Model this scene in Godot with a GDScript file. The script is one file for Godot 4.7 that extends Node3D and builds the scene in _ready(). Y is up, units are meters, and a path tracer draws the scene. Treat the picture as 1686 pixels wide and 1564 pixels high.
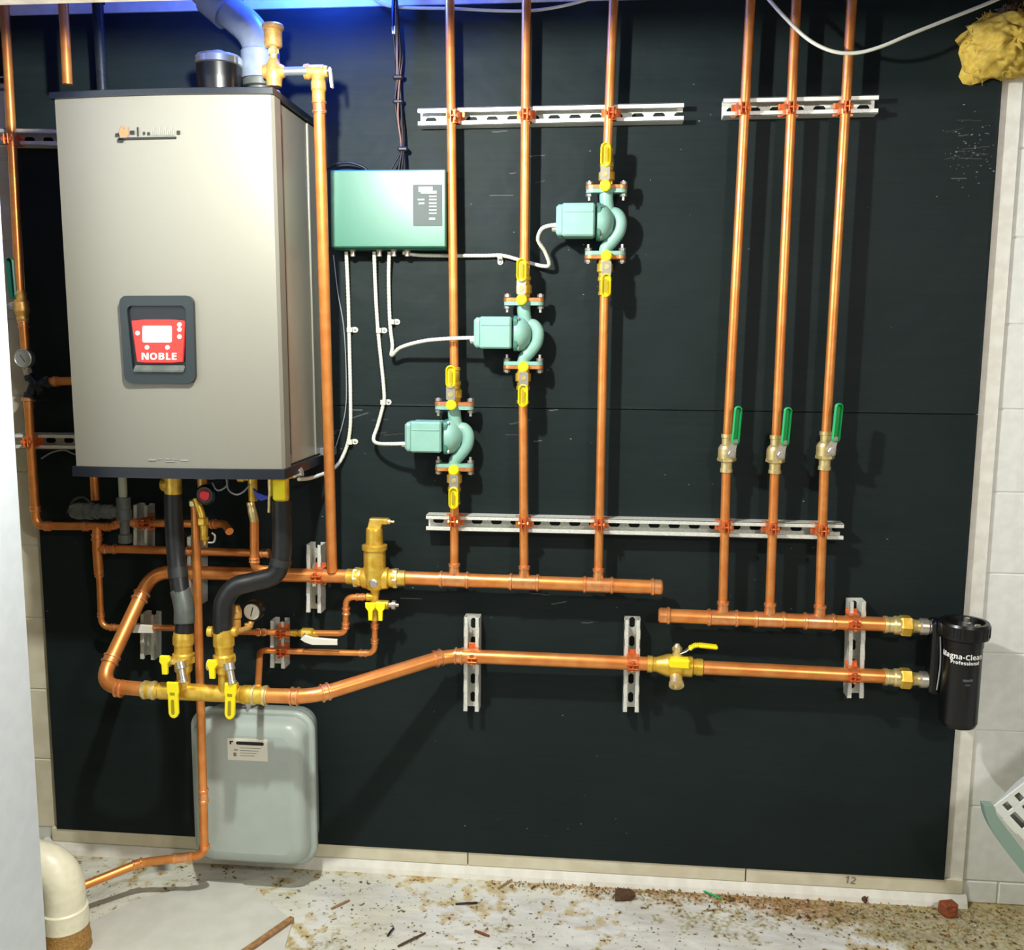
extends Node3D

var M := {}
var org := Vector3.ZERO
var cur: Node3D
var taken := {}
var rng := RandomNumberGenerator.new()

func _ready() -> void:
	rng.seed = 7
	camera_and_light()
	materials()
	room()
	board()
	struts()
	boiler()
	boiler_top()
	boiler_underside()
	controller()
	zone_supply()
	zone_return()
	main_loop()
	left_lines()
	tank_and_floor_pipe()
	cables()
	floor_things()
	loose_things()

func camera_and_light() -> void:
	var cam := Camera3D.new()
	cam.name = "camera"
	cam.fov = 52.06
	cam.near = 0.02
	cam.position = Vector3(1.5327, 1.4573, 2.476)
	cam.rotation = Vector3(-0.1362, 0.0954, 0.00765)
	add_child(cam)
	cam.current = true
	var we := WorldEnvironment.new()
	we.name = "world"
	var e := Environment.new()
	e.background_mode = Environment.BG_COLOR
	e.background_color = Color(0, 0, 0)
	e.tonemap_mode = Environment.TONE_MAPPER_LINEAR
	e.tonemap_exposure = 1.0
	e.sdfgi_enabled = true
	e.ssao_enabled = true
	e.ssil_enabled = true
	we.environment = e
	add_child(we)
	omni("bulb_light", Vector3(0.95, 2.03, 0.95), 2.6, Color(0.985, 0.995, 0.96), 0.028)
	omni("far_bulb_light", Vector3(2.75, 2.19, 2.75), 2.4, Color(1.0, 0.975, 0.96), 0.10)
	omni("blue_puck_light", Vector3(0.82, 2.375, 0.14), 0.55, Color(0.18, 0.36, 1.0), 0.03)

func omni(called: String, at: Vector3, energy: float, c: Color, size: float) -> void:
	var l := OmniLight3D.new()
	l.name = called
	l.position = at
	l.light_energy = energy
	l.light_color = c
	l.light_size = size
	l.omni_range = 12.0
	l.omni_attenuation = 2.0
	l.shadow_enabled = true
	add_child(l)

# ---------------------------------------------------------------- helpers
func numbered(n: String) -> String:
	if not taken.has(n):
		taken[n] = 0
		return n
	taken[n] += 1
	return "%s_%03d" % [n, taken[n]]

func thing(called: String, label: String, category: String, at: Vector3, group := "") -> Node3D:
	var o := Node3D.new()
	o.name = numbered(called)
	add_child(o)
	o.position = at
	tag(o, label, category, group)
	org = at
	cur = o
	return o

func tag(o: Node, label: String, category: String, group := "") -> void:
	o.set_meta("label", label)
	o.set_meta("category", category)
	if group:
		o.set_meta("group", group)

func copy(src: Node3D, at: Vector3, turn: Vector3, label: String) -> Node3D:
	var r: Node3D = src.duplicate()
	var base: String = src.get_meta("kindname")
	r.name = numbered(base)
	add_child(r)
	r.position = at
	r.rotation = turn
	r.set_meta("label", label)
	return r

func struct(called: String) -> Node3D:
	var o := Node3D.new()
	o.name = called
	o.set_meta("kind", "structure")
	add_child(o)
	org = Vector3.ZERO
	cur = o
	return o

func new_st() -> SurfaceTool:
	var s := SurfaceTool.new()
	s.begin(Mesh.PRIMITIVE_TRIANGLES)
	return s

func put(called: String, s: SurfaceTool, m: Material, parent: Node = null) -> MeshInstance3D:
	var o := MeshInstance3D.new()
	o.name = called
	o.mesh = s.commit()
	o.material_override = m
	(cur if parent == null else parent).add_child(o, true)
	return o

func tri(s: SurfaceTool, a: Vector3, b: Vector3, c: Vector3, na: Vector3, nb: Vector3, nc: Vector3) -> void:
	var g := (b - a).cross(c - a)
	if g.length_squared() < 1e-18:
		return
	s.set_normal(na)
	s.add_vertex(a - org)
	if g.dot(na + nb + nc) > 0.0:
		s.set_normal(nc); s.add_vertex(c - org)
		s.set_normal(nb); s.add_vertex(b - org)
	else:
		s.set_normal(nb); s.add_vertex(b - org)
		s.set_normal(nc); s.add_vertex(c - org)

func quad(s: SurfaceTool, a: Vector3, b: Vector3, c: Vector3, d: Vector3, n: Vector3) -> void:
	tri(s, a, b, c, n, n, n)
	tri(s, a, c, d, n, n, n)

func frame_of(d: Vector3) -> Array:
	var u := d.cross(Vector3.UP if absf(d.y) < 0.9 else Vector3.BACK).normalized()
	return [u, d.cross(u).normalized()]

# a turned profile: prof holds (distance along dir, radius)
func lathe(s: SurfaceTool, a: Vector3, dir: Vector3, prof: Array, seg := 20, smooth := false) -> void:
	var d := dir.normalized()
	var f := frame_of(d)
	var nrm := []
	for i in prof.size() - 1:
		var e: Vector2 = prof[i + 1] - prof[i]
		nrm.append(Vector2(-e.y, e.x).normalized())
	for i in prof.size() - 1:
		var p0: Vector2 = prof[i]
		var p1: Vector2 = prof[i + 1]
		var n0: Vector2 = nrm[i]
		var n1: Vector2 = nrm[i]
		if smooth:
			if i > 0: n0 = (nrm[i] + nrm[i - 1]).normalized()
			if i < nrm.size() - 1: n1 = (nrm[i] + nrm[i + 1]).normalized()
		for k in seg:
			var t0 := TAU * k / seg
			var t1 := TAU * (k + 1) / seg
			var r0: Vector3 = f[0] * cos(t0) + f[1] * sin(t0)
			var r1: Vector3 = f[0] * cos(t1) + f[1] * sin(t1)
			var rm0 := r0
			var rm1 := r1
			if seg <= 8:
				rm0 = (r0 + r1).normalized()
				rm1 = rm0
			var A := a + d * p0.x + r0 * p0.y
			var B := a + d * p0.x + r1 * p0.y
			var C := a + d * p1.x + r1 * p1.y
			var D := a + d * p1.x + r0 * p1.y
			var na := d * n0.x + rm0 * n0.y
			var nb := d * n0.x + rm1 * n0.y
			var nc := d * n1.x + rm1 * n1.y
			var nd := d * n1.x + rm0 * n1.y
			tri(s, A, B, C, na, nb, nc)
			tri(s, A, C, D, na, nc, nd)
	for e in [0, prof.size() - 1]:
		var q: Vector2 = prof[e]
		if q.y > 0.0001:
			var nn := -d if e == 0 else d
			for k in seg:
				var t0 := TAU * k / seg
				var t1 := TAU * (k + 1) / seg
				var c := a + d * q.x
				tri(s, c, c + (f[0] * cos(t0) + f[1] * sin(t0)) * q.y, c + (f[0] * cos(t1) + f[1] * sin(t1)) * q.y, nn, nn, nn)

func rod(s: SurfaceTool, a: Vector3, b: Vector3, r: float, seg := 18) -> void:
	lathe(s, a, b - a, [Vector2(0, r), Vector2(a.distance_to(b), r)], seg)

# a pipe coupling with a raised bead at either end
func sleeve(s: SurfaceTool, a: Vector3, b: Vector3, r: float, seg := 20) -> void:
	var l := a.distance_to(b)
	var w := minf(0.007, l * 0.2)
	var k := r * 1.09
	var g := r * 1.24
	lathe(s, a, b - a, [Vector2(0, r), Vector2(0, k), Vector2(w * 0.3, k), Vector2(w * 0.5, g), Vector2(w * 1.2, g), Vector2(w * 1.5, k), Vector2(l - w * 1.5, k), Vector2(l - w * 1.2, g), Vector2(l - w * 0.5, g), Vector2(l - w * 0.3, k), Vector2(l, k), Vector2(l, r)], seg)

func nut(s: SurfaceTool, c: Vector3, dir: Vector3, r: float, h: float) -> void:
	var d := dir.normalized()
	lathe(s, c - d * h * 0.5, d, [Vector2(0, r * 0.86), Vector2(h * 0.15, r), Vector2(h * 0.85, r), Vector2(h, r * 0.86)], 6)

func rounded(pts: Array, rad: float, n := 7) -> Array:
	if rad <= 0.0 or pts.size() < 3:
		return pts
	var out := [pts[0]]
	for i in range(1, pts.size() - 1):
		var p: Vector3 = pts[i]
		var a: Vector3 = pts[i - 1] - p
		var b: Vector3 = pts[i + 1] - p
		var t := minf(rad, minf(a.length(), b.length()) * 0.49)
		var A := p + a.normalized() * t
		var B := p + b.normalized() * t
		for k in n + 1:
			var u := float(k) / n
			out.append(A.lerp(p, u).lerp(p.lerp(B, u), u))
	out.append(pts[-1])
	return out

func smoothed(pts: Array, sub := 6) -> Array:
	var out := []
	for i in pts.size() - 1:
		var p0: Vector3 = pts[maxi(i - 1, 0)]
		var p1: Vector3 = pts[i]
		var p2: Vector3 = pts[i + 1]
		var p3: Vector3 = pts[mini(i + 2, pts.size() - 1)]
		for k in sub:
			out.append(p1.cubic_interpolate(p2, p0, p3, float(k) / sub))
	out.append(pts[-1])
	return out

func tube(s: SurfaceTool, path: Array, r: float, seg := 16, caps := true, ripple := 0.0) -> void:
	var n := path.size()
	var d0: Vector3 = (path[1] - path[0]).normalized()
	var u: Vector3 = frame_of(d0)[0]
	var rings := []
	for i in n:
		var d: Vector3
		if i == 0: d = d0
		elif i == n - 1: d = (path[i] - path[i - 1]).normalized()
		else: d = ((path[i] - path[i - 1]).normalized() + (path[i + 1] - path[i]).normalized()).normalized()
		u = (u - d * u.dot(d)).normalized()
		var v := d.cross(u)
		var rr := r
		if ripple > 0.0: rr = r * (1.0 + ripple * (1.0 if i % 2 == 0 else -1.0))
		var ring := []
		for k in seg:
			var t := TAU * k / seg
			ring.append([path[i] + (u * cos(t) + v * sin(t)) * rr, u * cos(t) + v * sin(t), d])
		rings.append(ring)
	for i in n - 1:
		for k in seg:
			var k1 := (k + 1) % seg
			var A = rings[i][k]
			var B = rings[i][k1]
			var C = rings[i + 1][k1]
			var D = rings[i + 1][k]
			tri(s, A[0], B[0], C[0], A[1], B[1], C[1])
			tri(s, A[0], C[0], D[0], A[1], C[1], D[1])
	if caps:
		for e in [0, n - 1]:
			var nn: Vector3 = rings[e][0][2] * (-1.0 if e == 0 else 1.0)
			for k in seg:
				tri(s, path[e], rings[e][k][0], rings[e][(k + 1) % seg][0], nn, nn, nn)

func resample(path: Array, step: float) -> Array:
	var out := [path[0]]
	for i in path.size() - 1:
		var l: float = path[i].distance_to(path[i + 1])
		var k := maxi(1, int(round(l / step)))
		for j in k:
			out.append(path[i].lerp(path[i + 1], float(j + 1) / k))
	return out

func box(s: SurfaceTool, c: Vector3, size: Vector3, bevel := 0.0, bs := Basis.IDENTITY) -> void:
	var h := size * 0.5
	var b := minf(bevel, minf(h.x, minf(h.y, h.z)) * 0.9)
	var ax := [Vector3.RIGHT, Vector3.UP, Vector3.BACK]
	for i in 3:
		for sg in [-1.0, 1.0]:
			var n: Vector3 = ax[i] * sg
			var j := (i + 1) % 3
			var k := (i + 2) % 3
			var q := []
			for e in [[-1, -1], [1, -1], [1, 1], [-1, 1]]:
				q.append(c + bs * (n * h[i] + ax[j] * (h[j] - b) * e[0] + ax[k] * (h[k] - b) * e[1]))
			quad(s, q[0], q[1], q[2], q[3], bs * n)
	if b <= 0.0:
		return
	for i in 3:
		var j := (i + 1) % 3
		var k := (i + 2) % 3
		for sj in [-1.0, 1.0]:
			for sk in [-1.0, 1.0]:
				var q := []
				for e in [-1.0, 1.0]:
					var along: Vector3 = ax[i] * (h[i] - b) * e
					q.append(c + bs * (along + ax[j] * h[j] * sj + ax[k] * (h[k] - b) * sk))
					q.append(c + bs * (along + ax[j] * (h[j] - b) * sj + ax[k] * h[k] * sk))
				quad(s, q[0], q[1], q[3], q[2], bs * (ax[j] * sj + ax[k] * sk).normalized())
	for sx in [-1.0, 1.0]:
		for sy in [-1.0, 1.0]:
			for sz in [-1.0, 1.0]:
				var v := Vector3(sx, sy, sz)
				var a := Vector3(h.x, h.y - b, h.z - b) * v
				var bb := Vector3(h.x - b, h.y, h.z - b) * v
				var cc := Vector3(h.x - b, h.y - b, h.z) * v
				var n := bs * v.normalized()
				tri(s, c + bs * a, c + bs * bb, c + bs * cc, n, n, n)

func box2(s: SurfaceTool, a: Vector3, b: Vector3, bevel := 0.0) -> void:
	box(s, (a + b) * 0.5, (b - a).abs(), bevel)

# extrude a flat outline (in ux, uy about o) along n from z0 to z1
func prism(s: SurfaceTool, pl: PackedVector2Array, o: Vector3, ux: Vector3, uy: Vector3, z0: float, z1: float, bevel := 0.0) -> void:
	var n := ux.cross(uy).normalized()
	var top := pl
	if bevel > 0.0:
		var off := Geometry2D.offset_polygon(pl, -bevel)
		var ctr := Vector2.ZERO
		for q in pl: ctr += q / pl.size()
		top = PackedVector2Array()
		for i in pl.size():
			var pv := pl[(i - 1 + pl.size()) % pl.size()]
			var nx := pl[(i + 1) % pl.size()]
			var t := (nx - pv).normalized()
			var inw := Vector2(-t.y, t.x)
			if inw.dot(ctr - pl[i]) < 0.0: inw = -inw
			top.append(pl[i] + inw * bevel)
	var zb := z1 - bevel
	var cnt := pl.size()
	var area := 0.0
	for i in cnt:
		area += pl[i].cross(pl[(i + 1) % cnt])
	var sgn := 1.0 if area > 0.0 else -1.0
	for i in cnt:
		var j := (i + 1) % cnt
		var e := pl[j] - pl[i]
		var on := (ux * e.y - uy * e.x).normalized() * sgn
		var a := o + ux * pl[i].x + uy * pl[i].y
		var b := o + ux * pl[j].x + uy * pl[j].y
		quad(s, a + n * z0, b + n * z0, b + n * zb, a + n * zb, on)
		if bevel > 0.0:
			var c := o + ux * top[j].x + uy * top[j].y
			var d := o + ux * top[i].x + uy * top[i].y
			quad(s, a + n * zb, b + n * zb, c + n * z1, d + n * z1, (on + n).normalized())
	var ids := Geometry2D.triangulate_polygon(top)
	for i in range(0, ids.size(), 3):
		var v := []
		for k in 3: v.append(o + ux * top[ids[i + k]].x + uy * top[ids[i + k]].y)
		tri(s, v[0] + n * z1, v[1] + n * z1, v[2] + n * z1, n, n, n)
	ids = Geometry2D.triangulate_polygon(pl)
	for i in range(0, ids.size(), 3):
		var v := []
		for k in 3: v.append(o + ux * pl[ids[i + k]].x + uy * pl[ids[i + k]].y)
		tri(s, v[0] + n * z0, v[1] + n * z0, v[2] + n * z0, -n, -n, -n)

# a frame between two outlines with the same number of points
func ring_frame(s: SurfaceTool, po: PackedVector2Array, pi: PackedVector2Array, o: Vector3, ux: Vector3, uy: Vector3, z0: float, z1: float, zi: float) -> void:
	var n := ux.cross(uy).normalized()
	var cnt := po.size()
	for i in cnt:
		var j := (i + 1) % cnt
		var a := o + ux * po[i].x + uy * po[i].y
		var b := o + ux * po[j].x + uy * po[j].y
		var c := o + ux * pi[j].x + uy * pi[j].y
		var d := o + ux * pi[i].x + uy * pi[i].y
		var e := po[j] - po[i]
		var on := (ux * e.y - uy * e.x).normalized()
		if on.dot(a - o) < 0.0: on = -on
		quad(s, a + n * z1, b + n * z1, c + n * z1, d + n * z1, n)
		quad(s, a + n * z0, b + n * z0, b + n * z1, a + n * z1, on)
		quad(s, d + n * z1, c + n * z1, c + n * zi, d + n * zi, -on)

func rrect(w: float, h: float, r: float, n := 5) -> PackedVector2Array:
	var out := PackedVector2Array()
	for q in [[1, 1, 0.0], [-1, 1, PI / 2], [-1, -1, PI], [1, -1, PI * 1.5]]:
		for k in n + 1:
			var t: float = q[2] + PI / 2 * k / n
			out.append(Vector2(q[0] * (w / 2 - r) + cos(t) * r, q[1] * (h / 2 - r) + sin(t) * r))
	return out

func stadium(x0: float, y0: float, x1: float, y1: float) -> PackedVector2Array:
	var out := rrect(absf(x1 - x0), absf(y1 - y0), minf(absf(x1 - x0), absf(y1 - y0)) * 0.499, 6)
	for i in out.size():
		out[i] += Vector2((x0 + x1) / 2, (y0 + y1) / 2)
	return out

func lettering(called: String, text: String, height: float, at: Vector3, bs: Basis, m: Material, parent: Node, bend := 0.0) -> void:
	var t := TextMesh.new()
	var f := SystemFont.new()
	f.font_names = PackedStringArray(["Droid Sans"])
	f.font_weight = 700
	t.font = f
	t.text = text
	t.font_size = 32
	t.pixel_size = height / 23.0
	t.depth = 0.0006
	t.curve_step = 1.0
	var o := MeshInstance3D.new()
	o.name = called
	if bend > 0.0:
		var arr := t.get_mesh_arrays()
		var vs: PackedVector3Array = arr[Mesh.ARRAY_VERTEX]
		var ns: PackedVector3Array = arr[Mesh.ARRAY_NORMAL]
		for i in vs.size():
			var v := vs[i]
			var a := v.x / bend
			vs[i] = Vector3(sin(a) * (bend + v.z), v.y, cos(a) * (bend + v.z) - bend)
			ns[i] = ns[i].rotated(Vector3.UP, a)
		arr[Mesh.ARRAY_VERTEX] = vs
		arr[Mesh.ARRAY_NORMAL] = ns
		var am := ArrayMesh.new()
		am.add_surface_from_arrays(Mesh.PRIMITIVE_TRIANGLES, arr)
		o.mesh = am
	else:
		o.mesh = t
	o.material_override = m
	parent.add_child(o, true)
	o.position = at
	o.basis = bs

# ---------------------------------------------------------------- materials
func noise_tex(freq: float, cols: Array, offs: Array, octaves := 4, size := 256) -> NoiseTexture2D:
	var n := FastNoiseLite.new()
	n.seed = 11 + int(freq * 1000)
	n.frequency = freq
	n.fractal_octaves = octaves
	var t := NoiseTexture2D.new()
	t.width = size
	t.height = size
	t.seamless = true
	t.noise = n
	var g := Gradient.new()
	g.colors = PackedColorArray(cols)
	g.offsets = PackedFloat32Array(offs)
	t.color_ramp = g
	return t

func plain(c: Color, rough := 0.5, metal := 0.0, spec := 0.5) -> StandardMaterial3D:
	var m := StandardMaterial3D.new()
	m.albedo_color = c
	m.roughness = rough
	m.metallic = metal
	m.metallic_specular = spec
	return m

# mottled: the colour varies between c0 and c1 in grains of the given size
func mottled(c0: Color, c1: Color, freq: float, scale: float, rough := 0.5, metal := 0.0, octaves := 4) -> StandardMaterial3D:
	var m := plain(Color.WHITE, rough, metal)
	m.albedo_texture = noise_tex(freq, [c0, c0.lerp(c1, 0.5), c1], [0.25, 0.5, 0.75], octaves)
	m.uv1_triplanar = true
	m.uv1_world_triplanar = true
	m.uv1_scale = Vector3.ONE * scale
	return m

func materials() -> void:
	M.copper = mottled(Color(0.89, 0.55, 0.28), Color(0.95, 0.63, 0.35), 0.02, 3.0, 0.34, 0.65)
	M.copper_fit = mottled(Color(0.93, 0.60, 0.36), Color(0.98, 0.70, 0.47), 0.03, 5.0, 0.28, 0.75)
	M.clamp = mottled(Color(0.82, 0.43, 0.22), Color(0.92, 0.54, 0.31), 0.04, 6.0, 0.36, 0.6)
	M.brass = mottled(Color(0.86, 0.68, 0.22), Color(0.96, 0.81, 0.38), 0.03, 4.0, 0.33, 0.65)
	M.bronze = mottled(Color(0.78, 0.58, 0.30), Color(0.90, 0.72, 0.42), 0.04, 6.0, 0.42, 0.55)
	M.pale_brass = mottled(Color(0.85, 0.76, 0.50), Color(0.95, 0.88, 0.66), 0.03, 6.0, 0.32, 0.7)
	M.nickel = plain(Color(0.82, 0.80, 0.76), 0.3, 0.85)
	M.steel = plain(Color(0.72, 0.74, 0.74), 0.32, 0.8)
	M.galv = mottled(Color(0.84, 0.85, 0.82), Color(0.90, 0.91, 0.88), 0.05, 8.0, 0.42, 0.3)
	M.yellow = plain(Color(0.97, 0.90, 0.06), 0.45)
	M.yellow_inset = plain(Color(0.62, 0.54, 0.05), 0.6)
	M.green = plain(Color(0.05, 0.66, 0.36), 0.4)
	M.dark_green = plain(Color(0.04, 0.30, 0.24), 0.45)
	M.pump = mottled(Color(0.49, 0.655, 0.605), Color(0.51, 0.675, 0.625), 0.03, 3.0, 0.42)
	M.pump_dark = plain(Color(0.20, 0.42, 0.36), 0.5)
	M.control = plain(Color(0.21, 0.43, 0.35), 0.36)
	M.label_grey = plain(Color(0.30, 0.33, 0.32), 0.7)
	M.print_white = plain(Color(0.95, 0.95, 0.93), 0.6)
	M.print_dark = plain(Color(0.07, 0.07, 0.06), 0.6)
	M.print_grey = plain(Color(0.50, 0.51, 0.48), 0.6)
	M.boiler = mottled(Color(0.45, 0.439, 0.40), Color(0.47, 0.459, 0.42), 0.1, 20.0, 0.45, 0.1)
	M.boiler_side = plain(Color(0.66, 0.655, 0.60), 0.33, 0.55)
	M.boiler_trim = plain(Color(0.075, 0.09, 0.12), 0.35)
	M.bezel = plain(Color(0.095, 0.13, 0.14), 0.34)
	M.bezel_inner = plain(Color(0.04, 0.05, 0.085), 0.4)
	M.emblem = plain(Color(0.72, 0.40, 0.26), 0.5)
	M.red_face = plain(Color(0.83, 0.14, 0.10), 0.35)
	M.button = plain(Color(0.96, 0.76, 0.70), 0.4)
	M.red = plain(Color(0.86, 0.10, 0.14), 0.4)
	M.blue = plain(Color(0.10, 0.22, 0.62), 0.4)
	M.screen = plain(Color(0.85, 0.95, 1.0), 0.3)
	M.screen.emission_enabled = true
	M.screen.emission = Color(0.90, 1.0, 1.0)
	M.screen.emission_energy_multiplier = 0.9
	M.hose = mottled(Color(0.085, 0.09, 0.10), Color(0.11, 0.115, 0.12), 0.04, 6.0, 0.36)
	M.rubber = plain(Color(0.13, 0.14, 0.14), 0.5)
	M.grey_pvc = mottled(Color(0.27, 0.29, 0.28), Color(0.33, 0.35, 0.33), 0.03, 4.0, 0.42)
	M.light_pvc = plain(Color(0.74, 0.75, 0.68), 0.4)
	M.vent = mottled(Color(0.44, 0.48, 0.54), Color(0.48, 0.52, 0.58), 0.04, 4.0, 0.4)
	M.black_plastic = plain(Color(0.035, 0.037, 0.04), 0.3)
	M.black_iron = mottled(Color(0.10, 0.13, 0.17), Color(0.16, 0.19, 0.22), 0.05, 8.0, 0.4, 0.3)
	M.chrome = plain(Color(0.88, 0.90, 0.88), 0.16, 0.95)
	M.tank = mottled(Color(0.67, 0.715, 0.695), Color(0.685, 0.73, 0.71), 0.02, 2.0, 0.34)
	M.sticker = plain(Color(0.90, 0.89, 0.83), 0.55)
	M.cable_white = plain(Color(0.86, 0.86, 0.80), 0.45)
	M.conduit = mottled(Color(0.80, 0.80, 0.74), Color(0.92, 0.92, 0.87), 0.1, 30.0, 0.4, 0.2)
	M.wire_dark = plain(Color(0.07, 0.065, 0.07), 0.5)
	M.wire_brown = plain(Color(0.42, 0.30, 0.26), 0.5)
	M.wire_grey = plain(Color(0.55, 0.57, 0.58), 0.5)
	M.dial = plain(Color(0.90, 0.90, 0.84), 0.4)
	M.white_paint = plain(Color(0.90, 0.90, 0.86), 0.4)
	M.block = mottled(Color(0.89, 0.90, 0.88), Color(0.92, 0.93, 0.91), 0.03, 3.0, 0.62)
	M.cream = mottled(Color(0.84, 0.81, 0.71), Color(0.88, 0.86, 0.77), 0.02, 2.0, 0.65)
	M.mortar = plain(Color(0.85, 0.86, 0.83), 0.8)
	M.plaster = mottled(Color(0.81, 0.84, 0.87), Color(0.83, 0.86, 0.89), 0.03, 2.0, 0.7)
	M.bare_concrete = mottled(Color(0.52, 0.51, 0.48), Color(0.60, 0.59, 0.56), 0.03, 2.0, 0.8)
	M.ledge = mottled(Color(0.88, 0.87, 0.83), Color(0.92, 0.915, 0.885), 0.03, 3.0, 0.75)
	M.ceiling = mottled(Color(0.62, 0.58, 0.51), Color(0.70, 0.66, 0.59), 0.03, 2.0, 0.8)
	M.wood = mottled(Color(0.55, 0.40, 0.25), Color(0.68, 0.52, 0.34), 0.04, 6.0, 0.7)
	M.dark_wood = mottled(Color(0.16, 0.11, 0.08), Color(0.28, 0.20, 0.14), 0.05, 6.0, 0.8)
	M.pvc = mottled(Color(0.90, 0.88, 0.78), Color(0.94, 0.92, 0.83), 0.04, 4.0, 0.35)
	M.clay = mottled(Color(0.55, 0.40, 0.20), Color(0.72, 0.56, 0.32), 0.05, 10.0, 0.7)
	M.brick = mottled(Color(0.42, 0.20, 0.11), Color(0.62, 0.33, 0.18), 0.06, 14.0, 0.85)
	M.stone = mottled(Color(0.24, 0.17, 0.11), Color(0.40, 0.29, 0.18), 0.06, 14.0, 0.85)
	M.foam = mottled(Color(0.74, 0.60, 0.20), Color(0.84, 0.73, 0.36), 0.03, 8.0, 0.9)
	M.basket = plain(Color(0.86, 0.88, 0.85), 0.4)
	M.basket_rim = plain(Color(0.52, 0.62, 0.57), 0.4)
	M.slab = mottled(Color(0.79, 0.79, 0.76), Color(0.82, 0.82, 0.79), 0.02, 2.0, 0.7)
	M.floor_far = mottled(Color(0.66, 0.65, 0.61), Color(0.76, 0.75, 0.71), 0.02, 1.5, 0.8)
	M.debris = plain(Color.WHITE, 0.85)
	M.debris.vertex_color_use_as_albedo = true
	M.bulb = plain(Color(1, 1, 1), 0.4)
	M.bulb.emission_enabled = true
	M.bulb.emission = Color(1.0, 0.95, 0.86)
	M.bulb.emission_energy_multiplier = 6.0
	M.puck = plain(Color(0.5, 0.6, 1.0), 0.4)
	M.puck.emission_enabled = true
	M.puck.emission = Color(0.15, 0.3, 1.0)
	M.puck.emission_energy_multiplier = 3.0

# ---------------------------------------------------------------- the room
func uv_quad(s: SurfaceTool, a: Vector3, b: Vector3, c: Vector3, d: Vector3, n: Vector3) -> void:
	# a top-left, b top-right, c bottom-right, d bottom-left
	var v := [a, b, c, a, c, d]
	var uv := [Vector2(0, 0), Vector2(1, 0), Vector2(1, 1), Vector2(0, 0), Vector2(1, 1), Vector2(0, 1)]
	for i in 6:
		s.set_normal(n)
		s.set_uv(uv[i])
		s.add_vertex(v[i] - org)

func floor_picture() -> Image:
	# covers x -0.3 .. 3.1 and z -0.1 .. 0.9: pale concrete, ochre stains, brown dirt drifted along the wall
	var w := 1700
	var h := 500
	var im := Image.create(w, h, false, Image.FORMAT_RGB8)
	var n1 := FastNoiseLite.new()
	n1.seed = 3; n1.frequency = 2.2; n1.fractal_octaves = 5
	var n2 := FastNoiseLite.new()
	n2.seed = 9; n2.frequency = 16.0; n2.fractal_octaves = 4
	var n3 := FastNoiseLite.new()
	n3.seed = 21; n3.frequency = 60.0; n3.fractal_octaves = 3
	var base := Color(0.80, 0.79, 0.73)
	var pale := Color(0.87, 0.87, 0.83)
	var ochre := Color(0.74, 0.64, 0.42)
	var olive := Color(0.60, 0.55, 0.36)
	var rust := Color(0.55, 0.33, 0.14)
	var dark := Color(0.22, 0.17, 0.10)
	for j in h:
		var z := -0.1 + j / 500.0
		for i in w:
			var x := -0.3 + i / 500.0
			var a := n1.get_noise_2d(x, z)
			var b := n2.get_noise_2d(x, z)
			var c := n3.get_noise_2d(x, z)
			var col := base.lerp(pale, clampf(0.5 + a * 1.4, 0, 1))
			col = col.lerp(ochre, clampf((a + b * 0.6 - 0.22) * 2.6, 0, 0.75))
			# dirt along the foot of the wall, wider toward the right
			var reach := 0.02 + 0.05 * smoothstep(1.15, 1.7, x) + 0.10 * smoothstep(1.8, 2.2, x) + 0.25 * smoothstep(2.15, 2.5, x)
			var t := clampf((reach - z + b * 0.06 + c * 0.03) * 16.0, 0, 1)
			var kind := rust.lerp(olive, clampf(smoothstep(1.95, 2.35, x) + b * 0.8 + smoothstep(0.06, 0.16, z) * 0.6, 0, 1))
			col = col.lerp(kind, t * clampf(0.72 + c * 0.45 + b * 0.3, 0.2, 1.0))
			var t2 := clampf((0.035 - z + b * 0.05) * 20.0, 0, 1)
			col = col.lerp(ochre, t2 * 0.6)
			# scattered olive soil patches in front and dark specks
			col = col.lerp(olive, clampf((n1.get_noise_2d(x + 9.0, z * 1.5) + b * 0.5 - 0.30 + 0.16 * smoothstep(1.6, 2.3, x)) * 4.0, 0, 0.7) * clampf(0.5 + c * 1.6, 0, 1))
			col = col.lerp(dark, clampf((c + b * 0.45 - 0.50 + 0.08 * t) * 5.0, 0, 0.85))
			im.set_pixel(i, j, col)
	return im

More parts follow.
